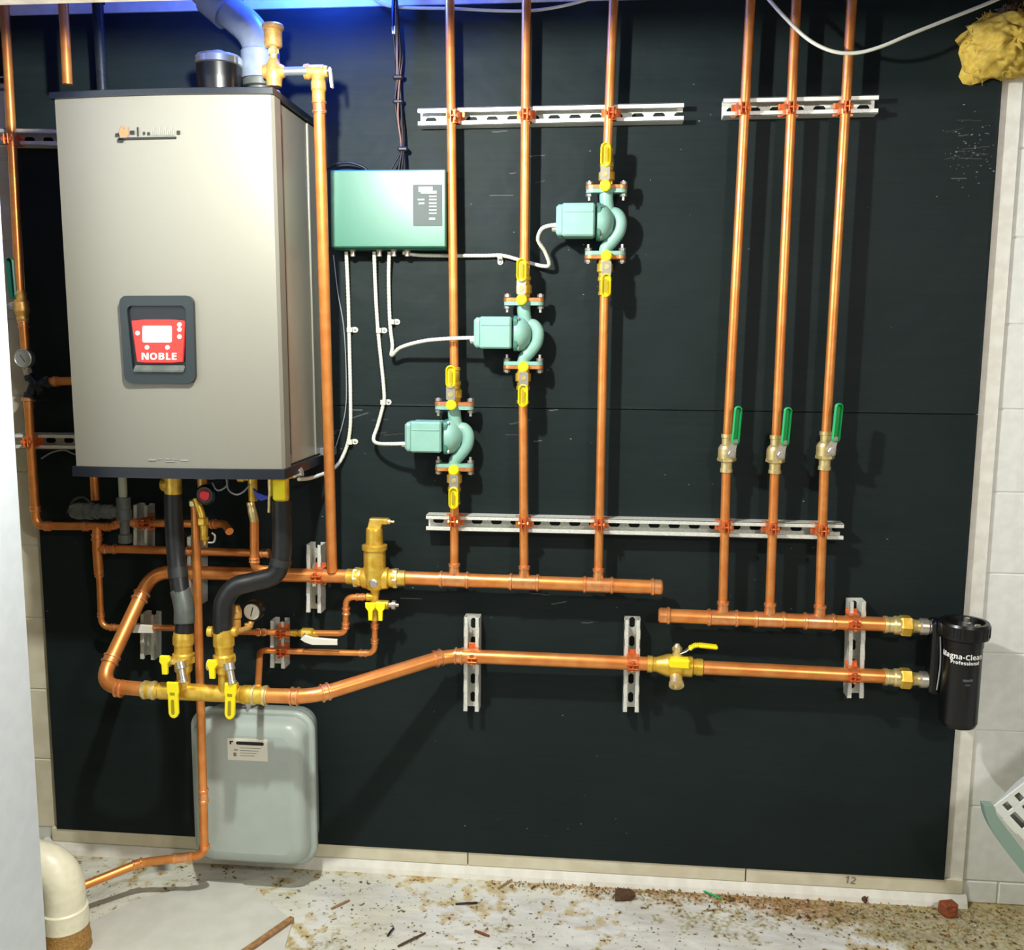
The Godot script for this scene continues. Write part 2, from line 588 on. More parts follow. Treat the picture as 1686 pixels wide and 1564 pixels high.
func room() -> void:
	var f := struct("floor")
	var s := new_st()
	box2(s, Vector3(-1.2, -0.12, -0.3), Vector3(3.7, -0.004, 4.5))
	box2(s, Vector3(-1.2, -0.004, 0.9), Vector3(3.7, 0, 4.5))
	put("slab", s, M.floor_far)
	s = new_st()
	uv_quad(s, Vector3(-0.3, 0, -0.1), Vector3(3.1, 0, -0.1), Vector3(3.1, 0, 0.9), Vector3(-0.3, 0, 0.9), Vector3.UP)
	var fm := plain(Color.WHITE, 0.8)
	fm.albedo_texture = ImageTexture.create_from_image(floor_picture())
	fm.normal_enabled = true
	var bn := FastNoiseLite.new()
	bn.seed = 5; bn.frequency = 0.03; bn.fractal_octaves = 5
	var bt := NoiseTexture2D.new()
	bt.width = 512; bt.height = 256; bt.noise = bn; bt.as_normal_map = true; bt.bump_strength = 5.0
	fm.normal_texture = bt
	fm.normal_scale = 0.6
	put("concrete", s, fm)

	# rear wall of painted blocks; mortar lies behind the block faces
	var w := struct("wall_back")
	s = new_st()
	box2(s, Vector3(-1.2, 0, -0.25), Vector3(3.7, 2.092, -0.0225))
	put("mortar", s, M.mortar)
	s = new_st()
	box2(s, Vector3(-1.2, 2.092, -0.25), Vector3(3.7, 2.6, -0.12))
	put("rim_joist", s, M.dark_wood)
	var shape := {}
	for row in 11:
		var y0 := 0.063 + 0.2065 * row if row > 0 else 0.063
		var hgt := 0.2065
		if row == 10: hgt = 2.09 - y0
		for run in [[2.44, 3.3, 0], [-0.62, 0.06, 1]]:
			var x: float = run[0] - (0.005 if row % 2 == 0 else 0.205)
			while x < run[1]:
				var xa: float = maxf(x, run[0])
				var xb: float = minf(x + 0.405, run[1])
				if xb - xa > 0.03:
					s = new_st()
					box2(s, Vector3(xa + 0.001, y0 + 0.001, -0.06), Vector3(xb - 0.001, y0 + hgt - 0.001, -0.0195), 0.0025)
					put("block", s, M.block if run[2] == 0 else M.cream)
				x += 0.405
	# low course and ledge below the board
	for seg in [[2.44, 2.585], [2.585, 2.99], [2.99, 3.3]]:
		s = new_st()
		box2(s, Vector3(seg[0] + 0.0015, 0, -0.06), Vector3(seg[1] - 0.0015, 0.061, -0.0195), 0.003)
		put("block", s, M.block)
	var fl := struct("trim_1")
	for seg in [[-0.02, 0.44], [0.443, 1.18], [1.183, 1.93], [1.933, 2.49]]:
		s = new_st()
		box2(s, Vector3(seg[0], 0.030, -0.05), Vector3(seg[1], 0.071, -0.004), 0.002)
		put("bottom_plate", s, M.cream)
	lettering("pencil_mark", "12", 0.020, Vector3(2.2026, 0.0531, -0.0035), Basis(Vector3.BACK, -0.12), M.print_grey, fl)
	s = new_st()
	box2(s, Vector3(2.4405, 0.03, -0.05), Vector3(2.494, 2.09, -0.012), 0.003)
	put("edge_strip", s, M.ledge)
	var lg := struct("baseboard_back")
	s = new_st()
	var prof := PackedVector2Array([Vector2(-0.05, 0), Vector2(0.012, 0), Vector2(0.008, 0.012), Vector2(-0.002, 0.029), Vector2(-0.05, 0.032)])
	prism(s, prof, Vector3(0.06, 0, 0), Vector3(0, 0, 1), Vector3(0, 1, 0), -2.44, 0.11)
	put("ledge", s, M.ledge)
	# header above the board
	var hd := struct("trim_2")
	s = new_st()
	box2(s, Vector3(-0.6, 2.270, -0.12), Vector3(2.44, 2.5, -0.002), 0.002)
	put("header", s, M.ledge)

	# the left partition ends short of the rear wall
	var wl := struct("wall_left")
	s = new_st()
	box2(s, Vector3(0.13, 0, 0.5), Vector3(0.268, 2.6, 4.4), 0.004)
	put("partition", s, M.plaster)
	s = new_st()
	box2(s, Vector3(-0.75, 0, -0.1), Vector3(-0.6, 2.6, 0.7))
	box2(s, Vector3(-0.75, 0, 0.6), Vector3(0.14, 2.6, 0.75))
	put("alcove", s, M.cream)
	var wr := struct("wall_right")
	s = new_st()
	box2(s, Vector3(3.3, 0, -0.1), Vector3(3.45, 2.6, 4.4))
	put("side_wall", s, M.bare_concrete)
	var wf := struct("wall_front")
	s = new_st()
	box2(s, Vector3(0.0, 0, 4.2), Vector3(3.45, 2.6, 4.4))
	put("near_wall", s, M.bare_concrete)
	var cl := struct("ceiling")
	s = new_st()
	box2(s, Vector3(-1.2, 2.54, -0.2), Vector3(3.7, 2.66, 4.4))
	put("deck", s, M.ceiling)
	for k in 11:
		s = new_st()
		box2(s, Vector3(-0.5 + k * 0.4, 2.30, 0.673), Vector3(-0.462 + k * 0.4, 2.541, 4.2), 0.002)
		put("joist", s, M.ceiling)
	s = new_st()
	box2(s, Vector3(-0.6, 2.082, 0.63), Vector3(3.3, 2.541, 0.67), 0.002)
	put("beam", s, M.ceiling)

	# lamps
	for spec in [["bare bulb hanging on a cord in front of the boiler", Vector3(0.95, 2.03, 0.95), 0.034], ["bare bulb hanging on a cord behind the photographer", Vector3(2.75, 2.19, 2.75), 0.05]]:
		var t := thing("ceiling_bulb", spec[0], "lamp", spec[1] + Vector3(0, 0.10, 0))
		var c: Vector3 = spec[1]
		var r: float = spec[2]
		s = new_st()
		lathe(s, c + Vector3(0, 0.035, 0), Vector3.UP, [Vector2(0, 0.018), Vector2(0.02, 0.022), Vector2(0.03, 0.05), Vector2(0.062, 0.055), Vector2(0.066, 0.055)], 20)
		put("holder", s, M.white_paint)
		s = new_st()
		rod(s, c + Vector3(0, 0.10, 0), Vector3(c.x, 2.545, c.z), 0.004, 10)
		put("cord", s, M.wire_dark)
		s = new_st()
		lathe(s, c + Vector3(0, 0.04, 0), Vector3.DOWN, [Vector2(0, 0.014), Vector2(0.015, 0.016), Vector2(0.04 - r * 0.5, r * 0.86), Vector2(0.04, r), Vector2(0.04 + r * 0.6, r * 0.8), Vector2(0.04 + r, 0.0)], 20, true)
		put("bulb", s, M.bulb)
	var pk := thing("puck_light", "small blue puck light above the vent pipe against the wall", "lamp", Vector3(0.82, 2.45, 0.14))
	s = new_st()
	lathe(s, Vector3(0.82, 2.45, 0.14), Vector3.DOWN, [Vector2(-0.09, 0.004), Vector2(0, 0.006), Vector2(0, 0.035), Vector2(0.02, 0.035)], 20)
	put("housing", s, M.white_paint)
	s = new_st()
	lathe(s, Vector3(0.82, 2.43, 0.14), Vector3.DOWN, [Vector2(0.0, 0.03), Vector2(0.006, 0.028), Vector2(0.008, 0.0)], 20)
	put("lens", s, M.puck)

func plank_picture(sd: int, marks: Array) -> Image:
	# black paint with faint brush and grain lines, pale scuffs and specks where the photograph has them
	var w := 1220
	var h := 610
	var im := Image.create(w, h, false, Image.FORMAT_RGB8)
	var n1 := FastNoiseLite.new()
	n1.seed = sd; n1.frequency = 1.0; n1.fractal_octaves = 4
	var n2 := FastNoiseLite.new()
	n2.seed = sd + 4; n2.frequency = 1.0; n2.fractal_octaves = 3
	for j in h:
		for i in w:
			var x := i / 500.0
			var y := j / 500.0
			var g := n1.get_noise_2d(x * 3.0, y * 90.0)
			var b := n2.get_noise_2d(x * 2.0, y * 2.5)
			var k := 0.0 + g * 0.012 + b * 0.012
			im.set_pixel(i, j, Color(0.116 + k, 0.150 + k, 0.152 + k))
	var r := RandomNumberGenerator.new()
	r.seed = sd
	for m in marks:
		# centre, spread, count, kind (0 specks, 1 strokes)
		for q in m[2]:
			var cx: float = m[0].x + r.randfn() * m[1].x
			var cy: float = m[0].y + r.randfn() * m[1].y
			var px := int(cx * 500)
			var py := int(cy * 500)
			var v := r.randf_range(0.4, 0.75)
			var n := 1 if m[3] == 0 else r.randi_range(8, 30)
			var sl := r.randf_range(-0.35, 0.1)
			for e in n:
				var xx := px + e
				var yy := py + int(e * sl)
				if xx >= 0 and yy >= 0 and xx < w and yy < h:
					var vv := v if m[3] == 0 else v * 0.62
					im.set_pixel(xx, yy, Color(vv, vv, vv * 0.98))
					if m[3] == 0 and xx + 1 < w and r.randf() < 0.5:
						im.set_pixel(xx + 1, yy, Color(vv, vv, vv))
	return im

func board() -> void:
	var b := struct("wall_board")
	var spans := [[0.070, 1.2885, 5, [[Vector2(1.2, 0.45), Vector2(0.6, 0.3), 40, 0], [Vector2(1.25, 0.45), Vector2(0.2, 0.08), 5, 1], [Vector2(0.95, 0.06), Vector2(0.25, 0.06), 14, 1], [Vector2(2.0, 0.4), Vector2(0.25, 0.2), 14, 0], [Vector2(1.3, 1.1), Vector2(0.3, 0.06), 10, 0]]],
		[1.2905, 2.2695, 8, [[Vector2(2.385, 0.44), Vector2(0.03, 0.05), 70, 0], [Vector2(2.36, 0.41), Vector2(0.03, 0.04), 10, 1], [Vector2(1.7, 0.30), Vector2(0.06, 0.08), 6, 0], [Vector2(1.3, 0.5), Vector2(0.05, 0.08), 5, 1], [Vector2(1.4, 0.6), Vector2(0.5, 0.2), 24, 0]]]]
	for sp in spans:
		var m := plain(Color.WHITE, 0.54, 0.0, 0.22)
		m.albedo_texture = ImageTexture.create_from_image(plank_picture(sp[2], sp[3]))
		m.normal_enabled = true
		var bn := FastNoiseLite.new()
		bn.seed = 40 + sp[2]; bn.frequency = 0.02; bn.fractal_octaves = 4
		var bt := NoiseTexture2D.new()
		bt.width = 512; bt.height = 256; bt.noise = bn; bt.as_normal_map = true; bt.bump_strength = 3.0
		m.normal_texture = bt
		m.normal_scale = 0.25
		var s := new_st()
		var y0: float = sp[0]
		var y1: float = sp[1]
		uv_quad(s, Vector3(0.001, y1 - 0.001, 0), Vector3(2.439, y1 - 0.001, 0), Vector3(2.439, y0 + 0.001, 0), Vector3(0.001, y0 + 0.001, 0), Vector3.BACK)
		for e in [[Vector3(0, y1, -0.001), Vector3(2.44, y1, -0.001), Vector3(2.439, y1 - 0.001, 0), Vector3(0.001, y1 - 0.001, 0), Vector3(0, 0.7, 0.7)],
			[Vector3(0, y1, -0.019), Vector3(2.44, y1, -0.019), Vector3(2.44, y1, -0.001), Vector3(0, y1, -0.001), Vector3.UP],
			[Vector3(0.001, y0 + 0.001, 0), Vector3(2.439, y0 + 0.001, 0), Vector3(2.44, y0, -0.001), Vector3(0, y0, -0.001), Vector3(0, -0.7, 0.7)],
			[Vector3(0, y0, -0.001), Vector3(2.44, y0, -0.001), Vector3(2.44, y0, -0.019), Vector3(0, y0, -0.019), Vector3.DOWN],
			[Vector3(0, y1, -0.019), Vector3(0, y1, 0), Vector3(0, y0, 0), Vector3(0, y0, -0.019), Vector3.LEFT],
			[Vector3(2.44, y1, 0), Vector3(2.44, y1, -0.019), Vector3(2.44, y0, -0.019), Vector3(2.44, y0, 0), Vector3.RIGHT],
			[Vector3(2.44, y1, -0.019), Vector3(0, y1, -0.019), Vector3(0, y0, -0.019), Vector3(2.44, y0, -0.019), Vector3.FORWARD]]:
			uv_quad(s, e[0], e[1], e[2], e[3], e[4])
		put("plywood_sheet", s, m)

# ---------------------------------------------------------------- strut channel and clamps
func strut(a: Vector3, b: Vector3, label: String, group := "") -> void:
	var d := (b - a).normalized()
	var l := a.distance_to(b)
	var n := Vector3.BACK
	var v := n.cross(d).normalized()
	thing("strut_channel", label, "strut", a, group)
	var t := 0.0025
	var hw := 0.0206
	var dp := 0.0413
	var bs := Basis(d, v, n)
	var s := new_st()
	for sg in [-1.0, 1.0]:
		box(s, a + d * l * 0.5 + v * (hw - t * 0.5) * sg + n * dp * 0.5, Vector3(l, t, dp), 0.0006, bs)
		box(s, a + d * l * 0.5 + v * (hw - 0.0047) * sg + n * (dp - t * 0.5), Vector3(l, 0.0094, t), 0.0006, bs)
		box(s, a + d * l * 0.5 + v * (hw - 0.0094) * sg + n * (dp - 0.004), Vector3(l, t, 0.008), 0.0006, bs)
	put("channel", s, M.galv)
	# slotted web
	s = new_st()
	for sg in [-1.0, 1.0]:
		box(s, a + d * l * 0.5 + v * 0.0132 * sg + n * t * 0.5, Vector3(l, 0.0124, t), 0.0, bs)
	var x := 0.0
	var first := true
	while x < l:
		var e := minf(x + (0.012 if first else 0.0225), l)
		box(s, a + d * (x + e) * 0.5 + n * t * 0.5, Vector3(e - x, 0.0142, t), 0.0, bs)
		# rounded slot ends
		for q in [x, e]:
			for c in [-1.0, 1.0]:
				if q > 0.001 and q < l - 0.001:
					var o: Vector3 = a + d * q + v * 0.007 * c
					var w: float = 0.005 * (-1.0 if q == x else 1.0)
					tri(s, o + n * t, o + d * w + n * t, o - v * 0.005 * c + n * t, n, n, n)
		x = e + 0.0283
		first = false
	put("slotted_web", s, M.galv)

func struts() -> void:
	strut(Vector3(1.062, 1.9982, 0), Vector3(1.7036, 2.0024, 0), "long galvanized strut behind the three pump risers near the top")
	strut(Vector3(1.7959, 2.011, 0), Vector3(2.152, 2.0129, 0), "short galvanized strut holding three return pipes near the top")
	strut(Vector3(1.0777, 0.9931, 0), Vector3(2.1262, 0.9963, 0), "longest galvanized strut crossing all six vertical pipes below the pumps")
	strut(Vector3(-0.0394, 1.9659, 0), Vector3(0.2517, 1.9596, 0), "galvanized strut stub left of the boiler, upper of two")
	strut(Vector3(-0.0278, 1.185, 0), Vector3(0.3141, 1.1876, 0), "galvanized strut stub left of the boiler, lower of two")
	strut(Vector3(0.7762, 0.7437, 0), Vector3(0.7799, 0.9265, 0), "upright strut left of the brass air separator")
	strut(Vector3(1.1959, 0.4904, 0), Vector3(1.197, 0.745, 0), "upright strut at the bend of the lower return pipe")
	strut(Vector3(1.614, 0.5075, 0), Vector3(1.6128, 0.753, 0), "upright strut left of the yellow levered return valve")
	strut(Vector3(2.1772, 0.5702, 0), Vector3(2.1699, 0.8203, 0), "upright strut carrying both pipes beside the black filter")
	strut(Vector3(0.3061, 0.9, 0), Vector3(0.3116, 1.0201, 0), "upright strut between grey drain pipe and insulated hose")
	strut(Vector3(0.449, 0.7561, 0), Vector3(0.4558, 0.9375, 0), "upright strut behind the tall drain pipe under the boiler")
	strut(Vector3(0.3116, 0.5971, 0), Vector3(0.3172, 0.7227, 0), "small upright strut beside the left valve's white lever")
	strut(Vector3(0.6735, 0.5874, 0), Vector3(0.6767, 0.7167, 0), "small upright strut holding two thin lines right of the gauge")

# clamp round a pipe of radius r; the pipe runs along y, the wall lies toward -z
func make_clamp(r: float, label: String) -> Node3D:
	var t := thing("pipe_clamp", label, "clamp", Vector3.ZERO, "copper strut clamps")
	t.set_meta("kindname", "pipe_clamp")
	var s := new_st()
	var R := r + 0.0022
	lathe(s, Vector3(0, -0.015, 0), Vector3.UP, [Vector2(0, r), Vector2(0, R), Vector2(0.03, R), Vector2(0.03, r)], 22)
	put("band", s, M.clamp)
	for sg in [-1.0, 1.0]:
		s = new_st()
		box(s, Vector3(sg * (r + 0.001), 0, -r * 0.5 - 0.004), Vector3(0.0028, 0.03, r + 0.010), 0.0006)
		box(s, Vector3(sg * (r + 0.006), 0, -r - 0.006), Vector3(0.012, 0.03, 0.0028), 0.0006)
		put("strap_leg", s, M.clamp)
		s = new_st()
		box(s, Vector3(sg * 0.0052, 0, R + 0.006), Vector3(0.003, 0.026, 0.015), 0.0008)
		put("ear", s, M.clamp)
	s = new_st()
	rod(s, Vector3(-0.014, 0, R + 0.008), Vector3(0.014, 0, R + 0.008), 0.0028, 10)
	nut(s, Vector3(-0.011, 0, R + 0.008), Vector3.RIGHT, 0.0062, 0.005)
	nut(s, Vector3(0.011, 0, R + 0.008), Vector3.RIGHT, 0.0062, 0.005)
	put("bolt", s, M.clamp)
	return t

var clamp_of := {}
func clamp_at(at: Vector3, r: float, along: Vector3, label: String) -> void:
	var turn := Vector3(0, 0, atan2(along.y, along.x) - PI / 2)
	if not clamp_of.has(r):
		var t := make_clamp(r, label)
		t.position = at
		t.rotation = turn
		clamp_of[r] = t
	else:
		copy(clamp_of[r], at, turn, label)

# ---------------------------------------------------------------- boiler
func boiler() -> void:
	var t := thing("combi_boiler", "large silver and cream wall boiler with a red control panel", "boiler", Vector3(0.5525, 1.160, 0.0))
	var B := Vector3(0.5525, 1.160, 0.0)
	var hw := 0.2525
	var H := 0.826
	var zf := 0.336
	var s := new_st()
	box2(s, B + Vector3(-hw + 0.006, 0.004, 0.012), B + Vector3(hw - 0.006, H - 0.004, zf - 0.045), 0.004)
	put("cabinet", s, M.boiler_side)
	for sg in [-1.0, 1.0]:
		s = new_st()
		box2(s, B + Vector3(sg * (hw - 0.008), 0.006, 0.014), B + Vector3(sg * (hw - 0.003), H - 0.006, 0.075), 0.002)
		put("back_frame", s, M.boiler_side)
	# gently bowed front cover with folded returns
	s = new_st()
	var n := 20
	var cover := PackedVector2Array()
	cover.append(Vector2(-hw, zf - 0.05))
	for k in n + 1:
		var u := -1.0 + 2.0 * k / n
		var x := u * (hw - 0.006)
		cover.append(Vector2(x, zf - 0.004 + 0.014 * (1.0 - u * u)))
	cover.append(Vector2(hw, zf - 0.012))
	cover.append(Vector2(hw, zf - 0.05))
	for k in range(0, cover.size() - 1):
		var a := cover[k]
		var b := cover[k + 1]
		var na := Vector3(-(b.y - a.y), 0, (b.x - a.x)).normalized()
		var n0 := na
		var n1 := na
		if k >= 1 and k <= n:
			var u0: float = a.x / (hw - 0.006)
			var u1: float = b.x / (hw - 0.006)
			n0 = Vector3(0.028 * u0 / hw, 0, 1).normalized()
			n1 = Vector3(0.028 * u1 / hw, 0, 1).normalized()
		var A := B + Vector3(a.x, 0.0, a.y)
		var C := B + Vector3(b.x, 0.0, b.y)
		var up := Vector3(0, H - 0.002, 0)
		tri(s, A, C, C + up, n0, n1, n1)
		tri(s, A, C + up, A + up, n0, n1, n0)
	var cv := put("front_cover", s, M.boiler)
	for tb in [[H - 0.002, H + 0.012, "top_trim", 0.010], [-0.020, 0.004, "bottom_trim", 0.004]]:
		s = new_st()
		var pl := PackedVector2Array()
		var ex: float = tb[3]
		pl.append(Vector2(-hw - 0.002, -0.02))
		pl.append(Vector2(hw + 0.002, -0.02))
		for k in n + 1:
			var u := 1.0 - 2.0 * k / n
			pl.append(Vector2(u * (hw + 0.002), -(zf + ex * 0.4 + 0.014 * (1.0 - u * u))))
		prism(s, pl, B, Vector3.RIGHT, Vector3.FORWARD, tb[0], tb[1], 0.0015)
		put(tb[2], s, M.boiler_trim)
	s = new_st()
	box2(s, B + Vector3(hw - 0.007, 0.03, zf - 0.062), B + Vector3(hw - 0.0015, H - 0.03, zf - 0.052), 0.001)
	put("side_seam", s, M.boiler_trim)
	s = new_st()
	box2(s, B + Vector3(hw - 0.02, 0.0, 0.0), B + Vector3(hw + 0.03, 0.02, 0.04), 0.002)
	put("foot_bracket", s, M.steel)
	s = new_st()
	box2(s, B + Vector3(-hw + 0.03, H - 0.16, 0.0), B + Vector3(hw - 0.03, H - 0.10, 0.014), 0.002)
	put("wall_bracket", s, M.steel)
	# emblem: a copper flame and worn dark print over a long underline
	var E := Vector3(0.5236, 1.9057, 0.349)
	s = new_st()
	var flame := PackedVector2Array([Vector2(-0.062, -0.012), Vector2(-0.048, -0.013), Vector2(-0.042, 0.0), Vector2(-0.045, 0.014), Vector2(-0.052, 0.006), Vector2(-0.058, 0.017), Vector2(-0.064, 0.002)])
	prism(s, flame, Vector3(E.x, E.y, 0.3475), Vector3.RIGHT, Vector3.UP, 0, 0.0015)
	put("emblem", s, M.emblem)
	s = new_st()
	for bar in [[-0.066, -0.014, 0.066, -0.0095], [-0.072, -0.007, -0.065, 0.0], [-0.068, -0.019, -0.055, -0.012], [-0.038, -0.003, -0.029, 0.005], [-0.022, -0.007, -0.0195, 0.012], [-0.009, -0.004, -0.005, 0.002], [0.001, -0.005, 0.006, 0.001], [0.068, -0.005, 0.075, 0.003]]:
		box2(s, Vector3(E.x + bar[0], E.y + bar[1], 0.3475), Vector3(E.x + bar[2], E.y + bar[3], 0.3492))
	put("emblem_print", s, M.print_dark)
	s = new_st()
	for k in 12:
		var x := 0.010 + k * 0.0045
		box2(s, Vector3(E.x + x, E.y - 0.006, 0.347), Vector3(E.x + x + 0.0022, E.y + [0.004, 0.011, 0.002][k % 3], 0.3487))
	put("emblem_letters", s, M.print_grey)
	s = new_st()
	var Q := Vector3(0.5418, 1.1804, 0.349)
	for bar in [[-0.052, 0.0, -0.033, 0.004], [-0.030, 0.003, -0.020, 0.005], [-0.014, 0.003, 0.0, 0.006], [0.004, 0.003, 0.018, 0.005], [-0.012, -0.003, 0.010, -0.001], [0.024, 0.0, 0.043, 0.004]]:
		box2(s, Vector3(Q.x + bar[0], Q.y + bar[1], 0.3455), Vector3(Q.x + bar[2], Q.y + bar[3], 0.3472))
	put("small_print", s, M.print_grey)

	# control panel: thick dark bezel, recessed red face, lit display
	var C0 := Vector3(0.5296, 1.4561, 0.35)
	var cp := put("control_panel", control_frame(C0), M.bezel)
	s = new_st()
	prism(s, rrect(0.140, 0.152, 0.014), Vector3(C0.x, C0.y, 0.3495), Vector3.RIGHT, Vector3.UP, -0.004, 0.0005)
	put("recess", s, M.bezel_inner, cp)
	s = new_st()
	var face := PackedVector2Array([Vector2(-0.063, 0.046), Vector2(-0.03, 0.0495), Vector2(0.03, 0.0495), Vector2(0.063, 0.046), Vector2(0.057, -0.046), Vector2(0.03, -0.0485), Vector2(-0.03, -0.0485), Vector2(-0.050, -0.046)])
	var tilt := Basis(Vector3.RIGHT, -0.10)
	var O := Vector3(C0.x, C0.y - 0.004, 0.352)
	prism(s, face, O, tilt * Vector3.RIGHT, tilt * Vector3.UP, -0.003, 0.003, 0.001)
	put("red_face", s, M.red_face, cp)
	s = new_st()
	prism(s, rrect(0.068, 0.037, 0.004), O + tilt * Vector3(-0.002, 0.016, 0.0), tilt * Vector3.RIGHT, tilt * Vector3.UP, 0.002, 0.0042)
	put("display", s, M.screen, cp)
	for q in [Vector2(-0.048, 0.018), Vector2(0.050, 0.026), Vector2(0.050, 0.010), Vector2(-0.026, -0.014), Vector2(0.022, -0.014), Vector2(0.050, 0.037)]:
		s = new_st()
		lathe(s, O + tilt * Vector3(q.x, q.y, 0.002), tilt * Vector3.BACK, [Vector2(0, 0.0058), Vector2(0.0024, 0.0052), Vector2(0.0032, 0.0036)], 14)
		put("button", s, M.button, cp)
	lettering("lettering", "NOBLE", 0.015, O + tilt * Vector3(0.002, -0.034, 0.0036) - org, tilt.scaled(Vector3(1.25, 1, 1)), M.print_white, cp)
	s = new_st()
	box(s, Vector3(C0.x, C0.y - 0.066, 0.356), Vector3(0.118, 0.020, 0.010), 0.003, Basis(Vector3.RIGHT, -0.75))
	put("lower_sill", s, M.grey_pvc, cp)
	t.rotation.z = 0.006

func control_frame(C0: Vector3) -> SurfaceTool:
	var s := new_st()
	var po := rrect(0.172, 0.192, 0.016)
	var pi := rrect(0.138, 0.150, 0.012)
	for i in po.size():
		# the lower edge is a little shifted and the top bowed like the casting
		var k: float = (0.096 - po[i].y) / 0.192
		po[i].x *= 1.0 - 0.035 * k
		po[i].y += 0.004 * (1.0 - pow(po[i].x / 0.086, 2.0)) * (1.0 if po[i].y > 0 else -1.0)
		var k2: float = (0.075 - pi[i].y) / 0.150
		pi[i].x *= 1.0 - 0.10 * k2
	ring_frame(s, po, pi, Vector3(C0.x, C0.y, 0.338), Vector3.RIGHT, Vector3.UP, 0.0, 0.019, 0.009)
	return s

func boiler_top() -> void:
	# air intake collar
	var c := Vector3(0.6278, 2.0526, 0.2)
	var top := 1.996
	var b := Vector3(c.x, top, 0.20)
	thing("air_intake", "black and chrome round intake collar on the boiler top", "intake", b)
	var s := new_st()
	lathe(s, b, Vector3.UP, [Vector2(0, 0.044), Vector2(0.022, 0.046), Vector2(0.024, 0.048), Vector2(0.055, 0.050), Vector2(0.085, 0.051)], 32)
	put("collar", s, M.black_plastic)
	s = new_st()
	lathe(s, b + Vector3(0, 0.085, 0), Vector3.UP, [Vector2(0, 0.051), Vector2(0.002, 0.055), Vector2(0.016, 0.055), Vector2(0.022, 0.050), Vector2(0.026, 0.02), Vector2(0.034, 0.014), Vector2(0.036, 0)], 32)
	put("chrome_ring", s, M.chrome)
	s = new_st()
	box(s, b + Vector3(0.004, 0.011, 0.047), Vector3(0.03, 0.018, 0.008), 0.003)
	put("clip", s, M.chrome)

	# vent
	var v := Vector3(0.7075, 2.094, 0.145)
	var vb := Vector3(v.x, top, 0.145)
	thing("vent_pipe", "pale grey plastic exhaust vent bending up from the boiler", "pipe", vb)
	s = new_st()
	lathe(s, vb, Vector3.UP, [Vector2(0, 0.030), Vector2(0.05, 0.030), Vector2(0.052, 0.042), Vector2(0.066, 0.042), Vector2(0.068, 0.037), Vector2(0.118, 0.037), Vector2(0.12, 0.042), Vector2(0.13, 0.042)], 28)
	put("collar", s, M.grey_pvc)
	s = new_st()
	var path := rounded([vb + Vector3(0, 0.06, 0), vb + Vector3(0, 0.165, 0), vb + Vector3(-0.20, 0.33, -0.02), vb + Vector3(-0.20, 0.50, -0.02)], 0.09, 9)
	tube(s, path, 0.038, 28)
	put("pipe", s, M.vent)
	s = new_st()
	lathe(s, vb + Vector3(0, 0.068, 0), Vector3.UP, [Vector2(0, 0.038), Vector2(0, 0.045), Vector2(0.062, 0.045), Vector2(0.066, 0.042), Vector2(0.066, 0.038)], 28)
	put("socket", s, M.vent)
	s = new_st()
	var dd := Vector3(-0.20, 0.165, -0.02).normalized()
	lathe(s, vb + Vector3(-0.075, 0.226, -0.0075), dd, [Vector2(0, 0.038), Vector2(0, 0.046), Vector2(0.06, 0.046), Vector2(0.062, 0.038)], 28)
	put("coupling", s, M.vent)

	# pressure relief assembly
	var r := Vector3(0.7582, top, 0.20)
	thing("relief_valve", "brass relief valve with tall cap standing on the boiler top", "valve", r)
	var y1: float = 2.0384 - top
	var y2: float = 2.0957 - top
	var y3: float = 2.1209 - top
	var y4: float = 2.171 - top
	s = new_st()
	for k in 5:
		lathe(s, r + Vector3(0, -0.02 + k * 0.010, 0), Vector3.UP, [Vector2(0, 0.0125), Vector2(0.004, 0.0145), Vector2(0.006, 0.0145), Vector2(0.010, 0.0125)], 18)
	put("nipple", s, M.nickel)
	s = new_st()
	lathe(s, r + Vector3(0, y1 - 0.004, 0), Vector3.UP, [Vector2(0, 0.017), Vector2(0.012, 0.018), Vector2(0.026, 0.021), Vector2(0.045, 0.020), Vector2(y2 - y1 - 0.006, 0.015), Vector2(y2 - y1 + 0.004, 0.011)], 22, true)
	var my := 2.0678 - top
	lathe(s, r + Vector3(-0.026, my, 0), Vector3.RIGHT, [Vector2(0, 0.010), Vector2(0.002, 0.015), Vector2(0.010, 0.0165), Vector2(0.044, 0.0165), Vector2(0.052, 0.012)], 20)
	put("body", s, M.bronze)
	s = new_st()
	nut(s, r + Vector3(0, (y2 + y3) * 0.5 + 0.004, 0), Vector3.UP, 0.013, 0.012)
	lathe(s, r + Vector3(0, y2 - 0.002, 0), Vector3.UP, [Vector2(0, 0.009), Vector2(y3 - y2 + 0.006, 0.009)], 14)
	put("neck", s, M.pale_brass)
	s = new_st()
	lathe(s, r + Vector3(0, y3, 0), Vector3.UP, [Vector2(0, 0.017), Vector2(0.003, 0.0205), Vector2(y4 - y3 - 0.013, 0.0205), Vector2(y4 - y3 - 0.011, 0.0245), Vector2(y4 - y3 - 0.003, 0.0245), Vector2(y4 - y3, 0.022)], 26)
	put("cap", s, M.bronze)
	s = new_st()
	lathe(s, r + Vector3(0.024, my, 0), Vector3.RIGHT, [Vector2(0, 0.010), Vector2(0.055, 0.010)], 16)
	put("outlet_nipple", s, M.steel)

	# discharge elbow and its pipe
	var e := Vector3(0.8596, 2.0686, 0.19)
	thing("relief_elbow", "bronze elbow valve with white lever beside the relief valve", "valve", e)
	s = new_st()
	lathe(s, e + Vector3(-0.032, 0, 0), Vector3.RIGHT, [Vector2(0, 0.017), Vector2(0.010, 0.018), Vector2(0.013, 0.0155), Vector2(0.045, 0.0155), Vector2(0.048, 0.0135), Vector2(0.055, 0.012)], 22)
